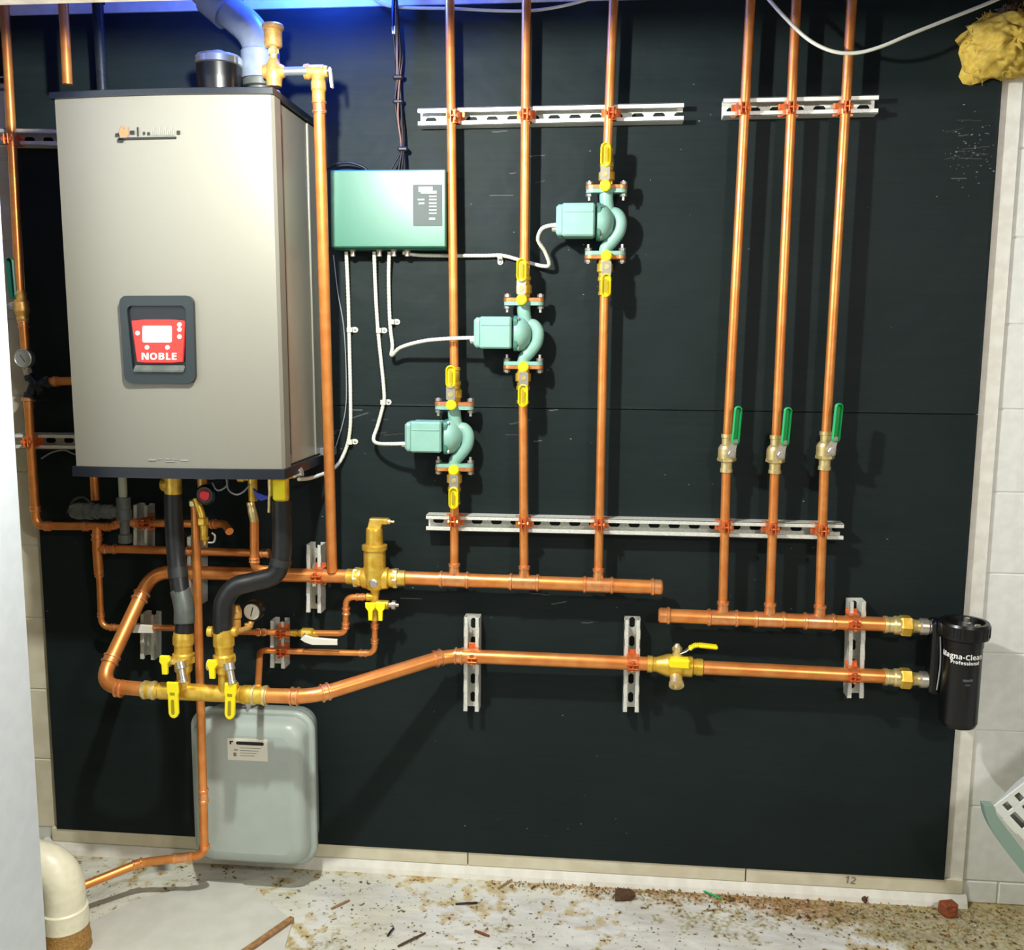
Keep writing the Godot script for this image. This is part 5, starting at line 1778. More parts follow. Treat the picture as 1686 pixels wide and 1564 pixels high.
	for q in [[Vector3(0.1941, 0.9443, 0.0528), Vector3(0.1931, 0.9245, 0.0528), 0.0127], [Vector3(0.194, 0.8451, 0.0528), Vector3(0.1937, 0.8252, 0.0528), 0.0098], [Vector3(0.193, 0.7282, 0.0528), Vector3(0.193, 0.7147, 0.0528), 0.0086], [Vector3(0.2183, 0.687, 0.0528), Vector3(0.232, 0.6875, 0.0528), 0.0086]]:
		s = new_st()
		sleeve(s, q[0], q[1], q[2])
		put("coupling", s, M.copper_fit)
	t = thing("second_branch", "straight copper pipe crossing behind both hoses to a capped end", "pipe", Vector3(0.1952, 0.8998, 0.0528))
	s = new_st()
	tube(s, [Vector3(0.192, 0.903, 0.0528), Vector3(0.6649, 0.9034, 0.0528)], 0.0110, 18)
	put("pipe", s, M.copper)
	for q in [[Vector3(0.2089, 0.9027, 0.0528), Vector3(0.2461, 0.9029, 0.0528)], [Vector3(0.642, 0.9034, 0.0528), Vector3(0.6649, 0.9034, 0.0528)], [Vector3(0.4405, 0.9035, 0.0528), Vector3(0.4538, 0.9034, 0.0528)]]:
		s = new_st()
		sleeve(s, q[0], q[1], 0.0112)
		put("coupling", s, M.copper_fit)
	var wl := Vector3(0.3199, 0.6986, 0.085)
	t = thing("drain_shutoff", "white levered shutoff left of the brass purge block", "valve", wl)
	s = new_st()
	lathe(s, Vector3(0.2764, 0.6891, 0.0528), Vector3.RIGHT, [Vector2(0, 0.009), Vector2(0.006, 0.013), Vector2(0.034, 0.013), Vector2(0.040, 0.009)], 16)
	rod(s, Vector3(0.2979, 0.6905, 0.055), Vector3(0.3122, 0.6994, 0.083), 0.005, 12)
	put("body", s, M.brass)
	s = new_st()
	prism(s, PackedVector2Array([Vector2(-0.022, -0.013), Vector2(0.036, -0.012), Vector2(0.036, 0.008), Vector2(-0.012, 0.010)]), wl, Vector3.RIGHT, Vector3.UP, -0.003, 0.004, 0.001)
	put("lever", s, M.white_paint)
	# copper stub below the boiler at left, condensate trap
	t = thing("boiler_drop", "short orange copper stub below the boiler's left corner", "pipe", Vector3(0.2294, 1.0475, 0.12))
	s = new_st()
	tube(s, [Vector3(0.2305, 1.15, 0.12), Vector3(0.231, 1.046, 0.12)], 0.0105, 18)
	put("pipe", s, M.copper)
	var cp := Vector3(0.3337, 1.0224, 0.17)
	t = thing("condensate_trap", "dark grey plastic condensate trap with rounded end under the boiler", "trap", cp)
	s = new_st()
	var cx: float = cp.x
	lathe(s, Vector3(0.3325, 1.0641, 0.17), Vector3.DOWN, [Vector2(0, 0.013), Vector2(0.001, 0.0175), Vector2(0.030, 0.0175), Vector2(0.034, 0.0195), Vector2(0.056, 0.0185), Vector2(0.062, 0.013), Vector2(0.064, 0.012), Vector2(0.094, 0.012), Vector2(0.096, 0.0165), Vector2(0.116, 0.0165), Vector2(0.118, 0.013)], 22)
	put("body", s, M.grey_pvc)
	s = new_st()
	lathe(s, Vector3(0.3338, 1.0255, 0.17), Vector3.LEFT, [Vector2(0, 0.014), Vector2(0.030, 0.014), Vector2(0.032, 0.018), Vector2(0.056, 0.018), Vector2(0.058, 0.015), Vector2(0.066, 0.015), Vector2(0.068, 0.020), Vector2(0.072, 0.020), Vector2(0.074, 0.016), Vector2(0.082, 0.016), Vector2(0.084, 0.022), Vector2(0.090, 0.022), Vector2(0.104, 0.019)], 22)
	put("coupling", s, M.grey_pvc)
	s = new_st()
	lathe(s, Vector3(0.3338, 1.0255, 0.17) + Vector3(-0.102, 0, 0), Vector3.LEFT, [Vector2(0, 0.021), Vector2(0.020, 0.022), Vector2(0.036, 0.017), Vector2(0.044, 0.0)], 24, true)
	put("end_cap", s, M.grey_pvc)
	s = new_st()
	tube(s, smoothed([Vector3(0.1843, 1.0187, 0.17), Vector3(0.2023, 1.0518, 0.17), Vector3(0.2256, 1.0593, 0.165), Vector3(0.244, 1.0427, 0.165)], 6), 0.004, 10)
	put("strap", s, M.rubber)
	t = thing("condensate_pipe", "pale plastic tube between boiler and dark condensate trap", "pipe", Vector3(0.3324, 1.061, 0.17))
	s = new_st()
	lathe(s, Vector3(0.3324, 1.061, 0.17), Vector3.UP, [Vector2(-0.004, 0.0105), Vector2(0.0, 0.0115), Vector2(0.002, 0.0105), Vector2(0.06, 0.0105)], 18)
	put("tube", s, M.light_pvc)
	# pipes above the boiler at left
	t = thing("hanging_pipe", "copper pipe coming down to just above the boiler's left corner", "pipe", Vector3(0.214, 2.0688, 0.12))
	s = new_st()
	tube(s, [Vector3(0.214, 2.0688, 0.12), Vector3(0.2145, 2.318, 0.12)], 0.0120, 18)
	put("pipe", s, M.copper)
	t = thing("iron_gas_pipe", "dark iron pipe entering behind the boiler top at left", "pipe", Vector3(0.2706, 2.0814, 0.06))
	s = new_st()
	tube(s, [Vector3(0.2715, 2.038, 0.06), Vector3(0.2684, 2.3377, 0.06)], 0.0135, 18)
	put("pipe", s, M.black_iron)
	s = new_st()
	lathe(s, Vector3(0.2681, 2.2729, 0.06), Vector3(0.04, 1, 0), [Vector2(0, 0.0135), Vector2(0.002, 0.018), Vector2(0.03, 0.018), Vector2(0.032, 0.0135)], 18)
	put("coupling", s, M.black_iron)

# ---------------------------------------------------------------- expansion tank and drain
func tank_and_floor_pipe() -> void:
	var tl := Vector3(0.4553, 0.494, 0.1)
	var br := Vector3(0.791, 0.0665, 0.1)
	var c := (tl + br) * 0.5
	var w := br.x - tl.x
	var h := tl.y - br.y
	var t := thing("expansion_tank", "flat grey rounded expansion tank below the brass purge block", "tank", Vector3(c.x, br.y, 0))
	var s := new_st()
	# rim and two pillowed shells
	var layers := [[0.004, 0.060, 0.052], [0.014, 0.020, 0.055], [0.070, 0.010, 0.058], [0.086, 0.008, 0.058]]
	shell(s, c, w, h, [[0.006, 0.040], [0.020, 0.018], [0.060, 0.012], [0.088, 0.010]], true)
	put("rear_shell", s, M.tank)
	s = new_st()
	shell(s, c, w, h, [[0.088, 0.010], [0.090, 0.0], [0.104, 0.0], [0.106, 0.008]], false)
	put("rim", s, M.tank)
	s = new_st()
	shell(s, c, w, h, [[0.104, 0.014], [0.128, 0.017], [0.142, 0.024], [0.150, 0.036], [0.153, 0.052]], true)
	put("front_shell", s, M.tank)
	s = new_st()
	lathe(s, Vector3(Vector3(0.6116, 0.506, 0.1).x, tl.y - 0.012, 0.097), Vector3.UP, [Vector2(0, 0.009), Vector2(0.02, 0.009), Vector2(0.021, 0.012), Vector2(0.03, 0.012)], 14)
	put("connection", s, M.steel)
	s = new_st()
	box2(s, Vector3(c.x - 0.06, tl.y - 0.08, 0.0), Vector3(c.x + 0.06, tl.y - 0.03, 0.010), 0.002)
	put("wall_bracket", s, M.steel)
	var sa := Vector3(0.5746, 0.4348, 0.154)
	var sb := Vector3(0.6814, 0.3757, 0.154)
	var sc := (sa + sb) * 0.5
	s = new_st()
	prism(s, rrect(sb.x - sa.x, sa.y - sb.y, 0.002), Vector3(sc.x, sc.y, 0.153), Vector3.RIGHT, Vector3.UP, -0.0005, 0.0012)
	var st := put("sticker", s, M.sticker)
	s = new_st()
	var o := Vector3(sc.x, sc.y, 0.1542)
	prism(s, stadium(-0.030, 0.013, 0.044, 0.022), o, Vector3.RIGHT, Vector3.UP, 0, 0.0006)
	box2(s, o + Vector3(-0.047, 0.013, 0), o + Vector3(-0.043, 0.020, 0.0006))
	box2(s, o + Vector3(-0.047, 0.019, 0), o + Vector3(-0.038, 0.022, 0.0006))
	put("printed_bar", s, M.print_dark, st)
	s = new_st()
	box2(s, o + Vector3(-0.038, -0.019, 0), o + Vector3(-0.030, -0.009, 0.0005))
	box2(s, o + Vector3(-0.036, -0.003, 0), o + Vector3(-0.026, 0.0, 0.0005))
	for k in 4:
		box2(s, o + Vector3(-0.020, 0.004 - k * 0.007, 0), o + Vector3(0.036 - k * 0.006, 0.0052 - k * 0.007, 0.0005))
	put("small_print", s, M.print_grey, st)

	# tall drain pipe from the boiler to the floor, then left
	t = thing("tall_drain_pipe", "tall copper drain in front of the grey tank turning left at its foot", "pipe", Vector3(0.5234, 0.1328, 0.19))
	s = new_st()
	tube(s, rounded([Vector3(0.5272, 1.0657, 0.19), Vector3(0.5224, 0.5042, 0.19), Vector3(0.5182, 0.1275, 0.19), Vector3(0.349, 0.1024, 0.2), Vector3(0.2312, 0.0826, 0.3)], 0.03, 8), 0.0108, 18)
	put("pipe", s, M.copper)
	for q in [[Vector3(0.5211, 0.3112, 0.19), Vector3(0.5209, 0.2715, 0.19)], [Vector3(0.519, 0.1561, 0.19), Vector3(0.5189, 0.146, 0.19)], [Vector3(0.4876, 0.1222, 0.1915), Vector3(0.433, 0.1149, 0.195)], [Vector3(0.3555, 0.1033, 0.1995), Vector3(0.3317, 0.0988, 0.212)]]:
		s = new_st()
		sleeve(s, q[0], q[1], 0.0111)
		put("coupling", s, M.copper_fit)
	s = new_st()
	nut(s, Vector3(0.5274, 1.0566, 0.19), Vector3.UP, 0.016, 0.016)
	put("compression_nut", s, M.pale_brass)

	# white drain elbow standing in a clay hub
	var b := Vector3(0.2977, 0, 0.5052)
	b = Vector3(0.268, 0, 0.425)
	t = thing("drain_elbow", "white plastic drain elbow rising from the floor in the left corner", "pipe", b)
	s = new_st()
	var y0 := 0.085
	tube(s, rounded([b + Vector3(0, y0, 0), b + Vector3(0, y0 + 0.125, 0), b + Vector3(-0.20, y0 + 0.155, -0.01)], 0.11, 12), 0.050, 32)
	put("elbow", s, M.pvc)
	s = new_st()
	lathe(s, b + Vector3(0, y0 - 0.02, 0), Vector3.UP, [Vector2(0, 0.050), Vector2(0.001, 0.0545), Vector2(0.045, 0.0545), Vector2(0.048, 0.051)], 36)
	put("hub", s, M.pvc)
	s = new_st()
	lathe(s, b, Vector3.UP, [Vector2(0, 0.060), Vector2(0.015, 0.057), Vector2(0.03, 0.058), Vector2(0.045, 0.055), Vector2(0.066, 0.054)], 32)
	put("clay_collar", s, M.clay)

# closed rounded-rectangle shell; each layer is (z, inset)
func shell(s: SurfaceTool, c: Vector3, w: float, h: float, layers: Array, closed: bool) -> void:
	var rings := []
	for l in layers:
		var pl := rrect(w - 2 * l[1], h - 2 * l[1], maxf(0.055 - l[1] * 0.5, 0.012), 8)
		var ring := []
		for p in pl:
			ring.append(Vector3(c.x + p.x, c.y + p.y, l[0]))
		rings.append(ring)
	var n: int = rings[0].size()
	for i in rings.size() - 1:
		for k in n:
			var j := (k + 1) % n
			var a: Vector3 = rings[i][k]
			var b: Vector3 = rings[i][j]
			var d: Vector3 = rings[i + 1][k]
			var e: Vector3 = rings[i + 1][j]
			var out := Vector3(a.x - c.x, a.y - c.y, 0).normalized()
			var na := layer_normal(layers, i, rings, k)
			var nb := layer_normal(layers, i, rings, j)
			var nd := layer_normal(layers, i + 1, rings, k)
			var ne := layer_normal(layers, i + 1, rings, j)
			tri(s, a, b, e, na, nb, ne)
			tri(s, a, e, d, na, ne, nd)
	for q in [0, rings.size() - 1]:
		var nn := Vector3.FORWARD if q == 0 else Vector3.BACK
		var m := Vector3(c.x, c.y, layers[q][0])
		for k in n:
			tri(s, m, rings[q][k], rings[q][(k + 1) % n], nn, nn, nn)

func layer_normal(layers: Array, i: int, rings: Array, k: int) -> Vector3:
	var n: int = rings[0].size()
	var t: Vector3 = (rings[i][(k + 1) % n] - rings[i][(k - 1 + n) % n]).normalized()
	var out := t.cross(Vector3.BACK).normalized()
	var i0 := maxi(i - 1, 0)
	var i1 := mini(i + 1, layers.size() - 1)
	var dz: float = layers[i1][0] - layers[i0][0]
	var di: float = layers[i1][1] - layers[i0][1]
	return (out * dz + Vector3.BACK * di).normalized()

# ---------------------------------------------------------------- cables
func conduit(label: String, pts: Array, r := 0.0048) -> void:
	thing("armored_cable", label, "cable", pts[0], "white cables from the green control box")
	var s := new_st()
	tube(s, resample(smoothed(pts, 8), 0.0045), r, 10, true, 0.07)
	put("sheath", s, M.conduit)

func cables() -> void:
	conduit("white armored cable dropping from the green box toward the boiler's foot", [Vector3(0.8757, 1.6787, 0.03), Vector3(0.8741, 1.5805, 0.012), Vector3(0.8748, 1.458, 0.01), Vector3(0.8758, 1.3181, 0.01), Vector3(0.8728, 1.2236, 0.01), Vector3(0.8562, 1.1632, 0.012), Vector3(0.8316, 1.1268, 0.03), Vector3(0.7994, 1.1135, 0.1), Vector3(0.8003, 1.125, 0.215)])
	conduit("white armored cable from the green box to the lowest pump", [Vector3(0.9472, 1.6787, 0.03), Vector3(0.9455, 1.5958, 0.014), Vector3(0.9497, 1.4893, 0.01), Vector3(0.9638, 1.3349, 0.01), Vector3(0.9618, 1.2958, 0.01), Vector3(0.9483, 1.2411, 0.016), Vector3(0.9401, 1.2077, 0.03), Vector3(0.9558, 1.1975, 0.05), Vector3(0.9976, 1.1993, 0.075), Vector3(1.0454, 1.203, 0.088)])
	conduit("white armored cable from the green box to the middle pump", [Vector3(0.9859, 1.6786, 0.03), Vector3(0.9801, 1.6109, 0.014), Vector3(0.9813, 1.5048, 0.01), Vector3(0.9875, 1.4466, 0.012), Vector3(0.9897, 1.4207, 0.03), Vector3(1.0176, 1.4409, 0.05), Vector3(1.0842, 1.4579, 0.075), Vector3(1.1618, 1.4644, 0.085), Vector3(1.2239, 1.4663, 0.088)])
	conduit("white armored cable from the green box past two risers to the highest pump", [Vector3(1.0199, 1.6756, 0.03), Vector3(1.0583, 1.671, 0.014), Vector3(1.1351, 1.6696, 0.012), Vector3(1.2269, 1.6697, 0.01), Vector3(1.2697, 1.6697, 0.01), Vector3(1.3217, 1.6562, 0.012), Vector3(1.3697, 1.6433, 0.025), Vector3(1.3868, 1.647, 0.035), Vector3(1.3769, 1.6764, 0.05), Vector3(1.3616, 1.7019, 0.07), Vector3(1.3714, 1.7257, 0.088), Vector3(1.3947, 1.7339, 0.09), Vector3(1.4237, 1.7355, 0.088)])
	thing("thermostat_wire", "thin grey wire sagging behind the tall copper pipe", "wire", Vector3(0.8413, 1.6717, 0.008))
	var s := new_st()
	tube(s, smoothed([Vector3(0.8366, 1.6717, 0.008), Vector3(0.8455, 1.5807, 0.006), Vector3(0.8599, 1.4888, 0.006), Vector3(0.8643, 1.3647, 0.006), Vector3(0.8596, 1.2705, 0.006), Vector3(0.8327, 1.1783, 0.008)], 8), 0.0014, 6)
	put("wire", s, M.wire_grey)

	# one hole straps
	var proto: Node3D
	var spots := [[Vector3(0.8821, 1.4844, 0), "upper white strap on the cable nearest the boiler"], [Vector3(0.9583, 1.4833, 0), "white strap on the lowest pump's cable, upper of two"], [Vector3(0.9917, 1.5051, 0), "white strap on the middle pump's cable"], [Vector3(0.9675, 1.3, 0), "white strap on the lowest pump's cable, lower of two"], [Vector3(0.8778, 1.1958, 0), "lower white strap on the cable nearest the boiler"], [Vector3(1.2625, 1.6616, 0), "white strap on the cable between the first two risers"]]
	for i in spots.size():
		if i == 0:
			proto = thing("cable_strap", spots[0][1], "strap", Vector3.ZERO, "white one hole cable straps")
			proto.set_meta("kindname", "cable_strap")
			s = new_st()
			lathe(s, Vector3(-0.006, 0, 0.010), Vector3.UP, [Vector2(-0.006, 0.0045), Vector2(-0.006, 0.0075), Vector2(0.006, 0.0075), Vector2(0.006, 0.0045)], 14)
			put("saddle", s, M.cable_white)
			s = new_st()
			prism(s, stadium(-0.004, -0.007, 0.014, 0.007), Vector3.ZERO, Vector3.RIGHT, Vector3.UP, 0, 0.003, 0.0008)
			put("tab", s, M.cable_white)
			s = new_st()
			lathe(s, Vector3(0.007, 0, 0.002), Vector3.BACK, [Vector2(0, 0.0035), Vector2(0.002, 0.0035), Vector2(0.003, 0.002)], 10)
			put("screw", s, M.steel)
			proto.position = spots[0][0]
		else:
			copy(proto, spots[i][0], Vector3(0, 0, -PI / 2) if i == 5 else Vector3.ZERO, spots[i][1])

	# low voltage bundle above the control box
	var t := thing("wire_bundle", "dark and brown wires tied in a bundle above the green box", "wires", Vector3(1.018, 1.8818, 0.035))
	var ctr := [Vector3(1.0066, 2.3132, 0.035), Vector3(1.0072, 2.2161, 0.035), Vector3(1.013, 2.1473, 0.03), Vector3(1.0115, 2.0921, 0.025), Vector3(1.0085, 2.0435, 0.02), Vector3(1.0142, 1.9931, 0.02), Vector3(1.0208, 1.9343, 0.025), Vector3(1.0194, 1.8717, 0.035)]
	for k in 6:
		var pts := []
		for i in ctr.size():
			var a := k * 1.3 + i * 0.9
			var wob := 0.0075 if i % 3 != 0 else 0.0035
			pts.append(ctr[i] + Vector3(cos(a) * wob, 0, sin(a) * wob))
		if k == 4: pts[-1] = Vector3(0.992, 1.8748, 0.035)
		s = new_st()
		tube(s, smoothed(pts, 6), 0.0028, 7)
		put("wire", s, M.wire_brown if k == 0 or k == 3 else M.wire_dark)
	for q in [[656, 128], [655, 166], [666, 246]]:
		s = new_st()
		box(s, Vector3(1.0115, 2.0949, 0.025) if q[1] == 128 else (Vector3(1.0102, 2.0389, 0.021) if q[1] == 166 else Vector3(1.0225, 1.9254, 0.026)), Vector3(0.026, 0.012, 0.020), 0.004)
		put("tie", s, M.wire_dark)
	s = new_st()
	box(s, Vector3(1.0043, 2.2019, 0.036), Vector3(0.010, 0.020, 0.012), 0.002)
	put("connector", s, M.cable_white)
	thing("black_cable", "black cable arched over the top left of the green box", "cable", Vector3(0.8481, 1.8828, 0.03))
	s = new_st()
	tube(s, smoothed([Vector3(0.8219, 1.8759, 0.02), Vector3(0.8483, 1.8901, 0.03), Vector3(0.8882, 1.8932, 0.035), Vector3(0.9233, 1.8827, 0.035), Vector3(0.9354, 1.8695, 0.035)], 6), 0.0035, 8)
	put("sheath", s, M.wire_dark)
	# cables slung along the joists
	thing("hanging_cable", "white cable sagging in an arc before the three return pipes", "cable", Vector3(2.0613, 2.1129, 0.1))
	s = new_st()
	tube(s, smoothed([Vector3(1.868, 2.2512, 0.09), Vector3(1.9162, 2.1945, 0.1), Vector3(1.9706, 2.1407, 0.11), Vector3(2.0245, 2.112, 0.115), Vector3(2.078, 2.1071, 0.115), Vector3(2.1303, 2.1191, 0.115), Vector3(2.196, 2.1463, 0.11), Vector3(2.2758, 2.1786, 0.1), Vector3(2.3682, 2.2157, 0.09), Vector3(2.4122, 2.2351, 0.09)], 8), 0.0042, 10)
	put("sheath", s, M.cable_white)
	thing("hanging_cable", "white cable strung along the top edge behind the pump risers", "cable", Vector3(1.2271, 2.246, 0.03))
	s = new_st()
	tube(s, smoothed([Vector3(0.9306, 2.2947, 0.03), Vector3(0.9677, 2.2688, 0.03), Vector3(1.0125, 2.2566, 0.03), Vector3(1.1387, 2.2508, 0.03), Vector3(1.2711, 2.2422, 0.03), Vector3(1.344, 2.2419, 0.03), Vector3(1.4164, 2.2512, 0.03), Vector3(1.4953, 2.2698, 0.03), Vector3(1.545, 2.2875, 0.03)], 8), 0.0036, 10)
	put("sheath", s, M.cable_white)
	thing("grey_cable", "thin grey wire poking out left of the boiler's lower corner", "wire", Vector3(0.0335, 1.1422, 0.02))
	s = new_st()
	tube(s, smoothed([Vector3(0.0297, 1.1372, 0.02), Vector3(0.0598, 1.1542, 0.02), Vector3(0.0944, 1.1614, 0.02), Vector3(0.1161, 1.1536, 0.02), Vector3(0.1558, 1.1469, 0.04)], 6), 0.0022, 8)
	put("wire", s, M.wire_grey)

# ---------------------------------------------------------------- things on the floor
func rock(s: SurfaceTool, c: Vector3, size: Vector3, sd: int, rough: float, turn := 0.0, rings := 7, seg := 10) -> void:
	var nz := FastNoiseLite.new()
	nz.seed = sd
	nz.frequency = 1.1
	var b := Basis(Vector3.UP, turn)
	var at := func(i: int, k: int) -> Vector3:
		var v := PI * i / rings
		var u := TAU * (k % seg) / seg
		var d := Vector3(sin(v) * cos(u), cos(v), sin(v) * sin(u))
		var g := Vector3(signf(d.x) * pow(absf(d.x), 0.6), signf(d.y) * pow(absf(d.y), 0.6), signf(d.z) * pow(absf(d.z), 0.6))
		g = g * (1.0 + nz.get_noise_3dv(d * 1.7) * rough)
		return c + b * (g * size * 0.5)
	for i in rings:
		for k in seg:
			var A: Vector3 = at.call(i, k)
			var B: Vector3 = at.call(i, k + 1)
			var C: Vector3 = at.call(i + 1, k + 1)
			var D: Vector3 = at.call(i + 1, k)
			var n := (C - A).cross(D - B).normalized()
			if n.dot(A + C - c * 2.0) < 0.0: n = -n
			quad(s, A, B, C, D, n)

func floor_things() -> void:
	var s: SurfaceTool
	# pale panel lying under the tank
	var pts := [Vector3(0.262, 0, 0.3432), Vector3(0.3054, 0, 0.2598), Vector3(0.3505, 0, 0.2024), Vector3(0.4346, 0, 0.1501), Vector3(0.4903, 0, 0.1026), Vector3(0.5669, 0, 0.0942), Vector3(0.6605, 0, 0.1657), Vector3(0.7724, 0, 0.2568), Vector3(0.7881, 0, 0.3602), Vector3(0.8454, 0, 0.5315), Vector3(0.374, 0, 0.5821)]
	var o: Vector3 = pts[2]
	thing("floor_panel", "pale grey flat panel lying on the floor below the tank", "panel", o)
	var pl := PackedVector2Array()
	for p in pts:
		pl.append(Vector2(p.x - o.x, -(p.z - o.z)))
	s = new_st()
	prism(s, pl, o, Vector3.RIGHT, Vector3.FORWARD, 0.0, 0.006, 0.001)
	put("sheet", s, M.slab)
	# stick of wood
	var a := Vector3(0.7732, 0, 0.2593)
	var b := Vector3(0.6961, 0, 0.4171)
	var d := (b - a).normalized()
	thing("wood_stick", "long splintered stick of wood on the floor right of the panel", "stick", a)
	s = new_st()
	box(s, (a + b) * 0.5 + Vector3(0, 0.0125, 0), Vector3(a.distance_to(b), 0.012, 0.016), 0.003, Basis(d, Vector3.UP, d.cross(Vector3.UP)))
	put("stick", s, M.wood)
	# small brick piece in the corner
	var q := Vector3(2.4391, 0, 0.0272)
	thing("brick_fragment", "broken orange brick piece at the foot of the wall on the right", "brick", q)
	s = new_st()
	box(s, q + Vector3(0, 0.0175, 0.014), Vector3(0.044, 0.034, 0.03), 0.005, Basis(Vector3.UP, 0.35) * Basis(Vector3.BACK, -0.06))
	rock(s, q + Vector3(0.004, 0.012, 0.026), Vector3(0.034, 0.024, 0.016), 4, 0.5, 0.3)
	put("brick_piece", s, M.brick)
	q = Vector3(1.6087, 0, 0.062)
	thing("stone", "dark brown stone among the dirt below the levered valve", "stone", q)
	s = new_st()
	rock(s, q + Vector3(0, 0.012, 0), Vector3(0.055, 0.026, 0.032), 9, 0.5, 0.2)
	put("stone_body", s, M.stone)
	q = Vector3(2.2425, 0, -0.0016)
	thing("stone", "dark clod of earth near the pencilled mark under the board", "stone", q)
	s = new_st()
	rock(s, q + Vector3(0, 0.008, 0), Vector3(0.035, 0.018, 0.024), 12, 0.6, 0.9)
	put("stone_body", s, M.stone)
	# twigs and scraps that can be told apart
	var tw := [[Vector3(1.272, 0, 0.0555), Vector3(1.308, 0, 0.0037), "thin brown twig leaning at the wall foot below the first strut", M.wood], [Vector3(1.1696, 0, 0.1381), Vector3(1.2255, 0, 0.1264), "thin dark nail lying on the pale floor left of centre", M.wire_dark], [Vector3(1.2355, 0, 0.2476), Vector3(1.2743, 0, 0.266), "short reddish twig near the bottom edge of the picture", M.brick], [Vector3(1.0581, 0, 0.331), Vector3(1.1141, 0, 0.2709), "dark bent twig at the bottom edge right of the stick", M.stone], [Vector3(0.8535, 0, 0.1946), Vector3(0.8901, 0, 0.1519), "thin brown splinter lying right of the grey tank's shadow", M.wood], [Vector3(1.811, 0, -0.0006), Vector3(1.8642, 0, 0.0398), "short green wire scrap in the orange dirt", M.green], [Vector3(1.0241, 0, 0.2931), Vector3(1.032, 0, 0.2596), "black sliver on the floor near the stick", M.print_dark]]
	for e in tw:
		var A: Vector3 = e[0]
		var B: Vector3 = e[1]
		thing("floor_scrap", e[2], "scrap", A, "scraps on the floor")
		s = new_st()
		var m := (A + B) * 0.5 + Vector3(0, 0.006, 0.004)
		tube(s, smoothed([A + Vector3(0, 0.003, 0), m, B + Vector3(0, 0.003, 0)], 4), 0.0026, 6)
		put("scrap", s, e[3])
	# crumbs of dirt and mortar: nobody could count them
	var st := MeshInstance3D.new()
	st.name = "dirt_crumbs"
	org = Vector3.ZERO
	s = new_st()
	var cols := [Color(0.30, 0.14, 0.05), Color(0.42, 0.24, 0.08), Color(0.10, 0.07, 0.04), Color(0.48, 0.42, 0.26), Color(0.46, 0.40, 0.26), Color(0.22, 0.19, 0.09)]
	for i in 2600:
		var x: float
		var z: float
		if i < 1700:
			x = 1.25 + pow(rng.randf(), 0.8) * 1.5
			var reach := 0.035 + 0.06 * smoothstep(1.6, 2.1, x) + 0.2 * smoothstep(2.1, 2.5, x)
			z = 0.006 + absf(rng.randfn()) * reach * 0.6
		else:
			x = rng.randf_range(0.45, 2.8)
			z = rng.randf_range(0.02, 0.42)
			if rng.randf() < 0.55: continue
		if x > 0.25 and x < 0.83 and z > 0.08: continue
		var r := rng.randf_range(0.0012, 0.0042) * (1.0 if rng.randf() < 0.93 else 1.9)
		s.set_color(cols[rng.randi() % 6])
		var c := Vector3(x, r * 0.5, z)
		var bs := Basis(Vector3.UP, rng.randf() * TAU)
		var v := [c + bs * Vector3(r, 0, 0), c + bs * Vector3(-r * 0.6, 0, r * 0.8), c + bs * Vector3(-r * 0.5, 0, -r * 0.9), c + Vector3(0, r * 0.9, 0)]
		for f in [[0, 1, 3], [1, 2, 3], [2, 0, 3]]:
			var n: Vector3 = (v[f[1]] - v[f[0]]).cross(v[f[2]] - v[f[0]]).normalized()
			if n.y < 0: n = -n
			tri(s, v[f[0]], v[f[1]], v[f[2]], n, n, n)
	st.mesh = s.commit()
	st.material_override = M.debris
	st.set_meta("kind", "stuff")
	tag(st, "brown crumbs of dirt and mortar scattered along the wall foot", "dirt")
	add_child(st)

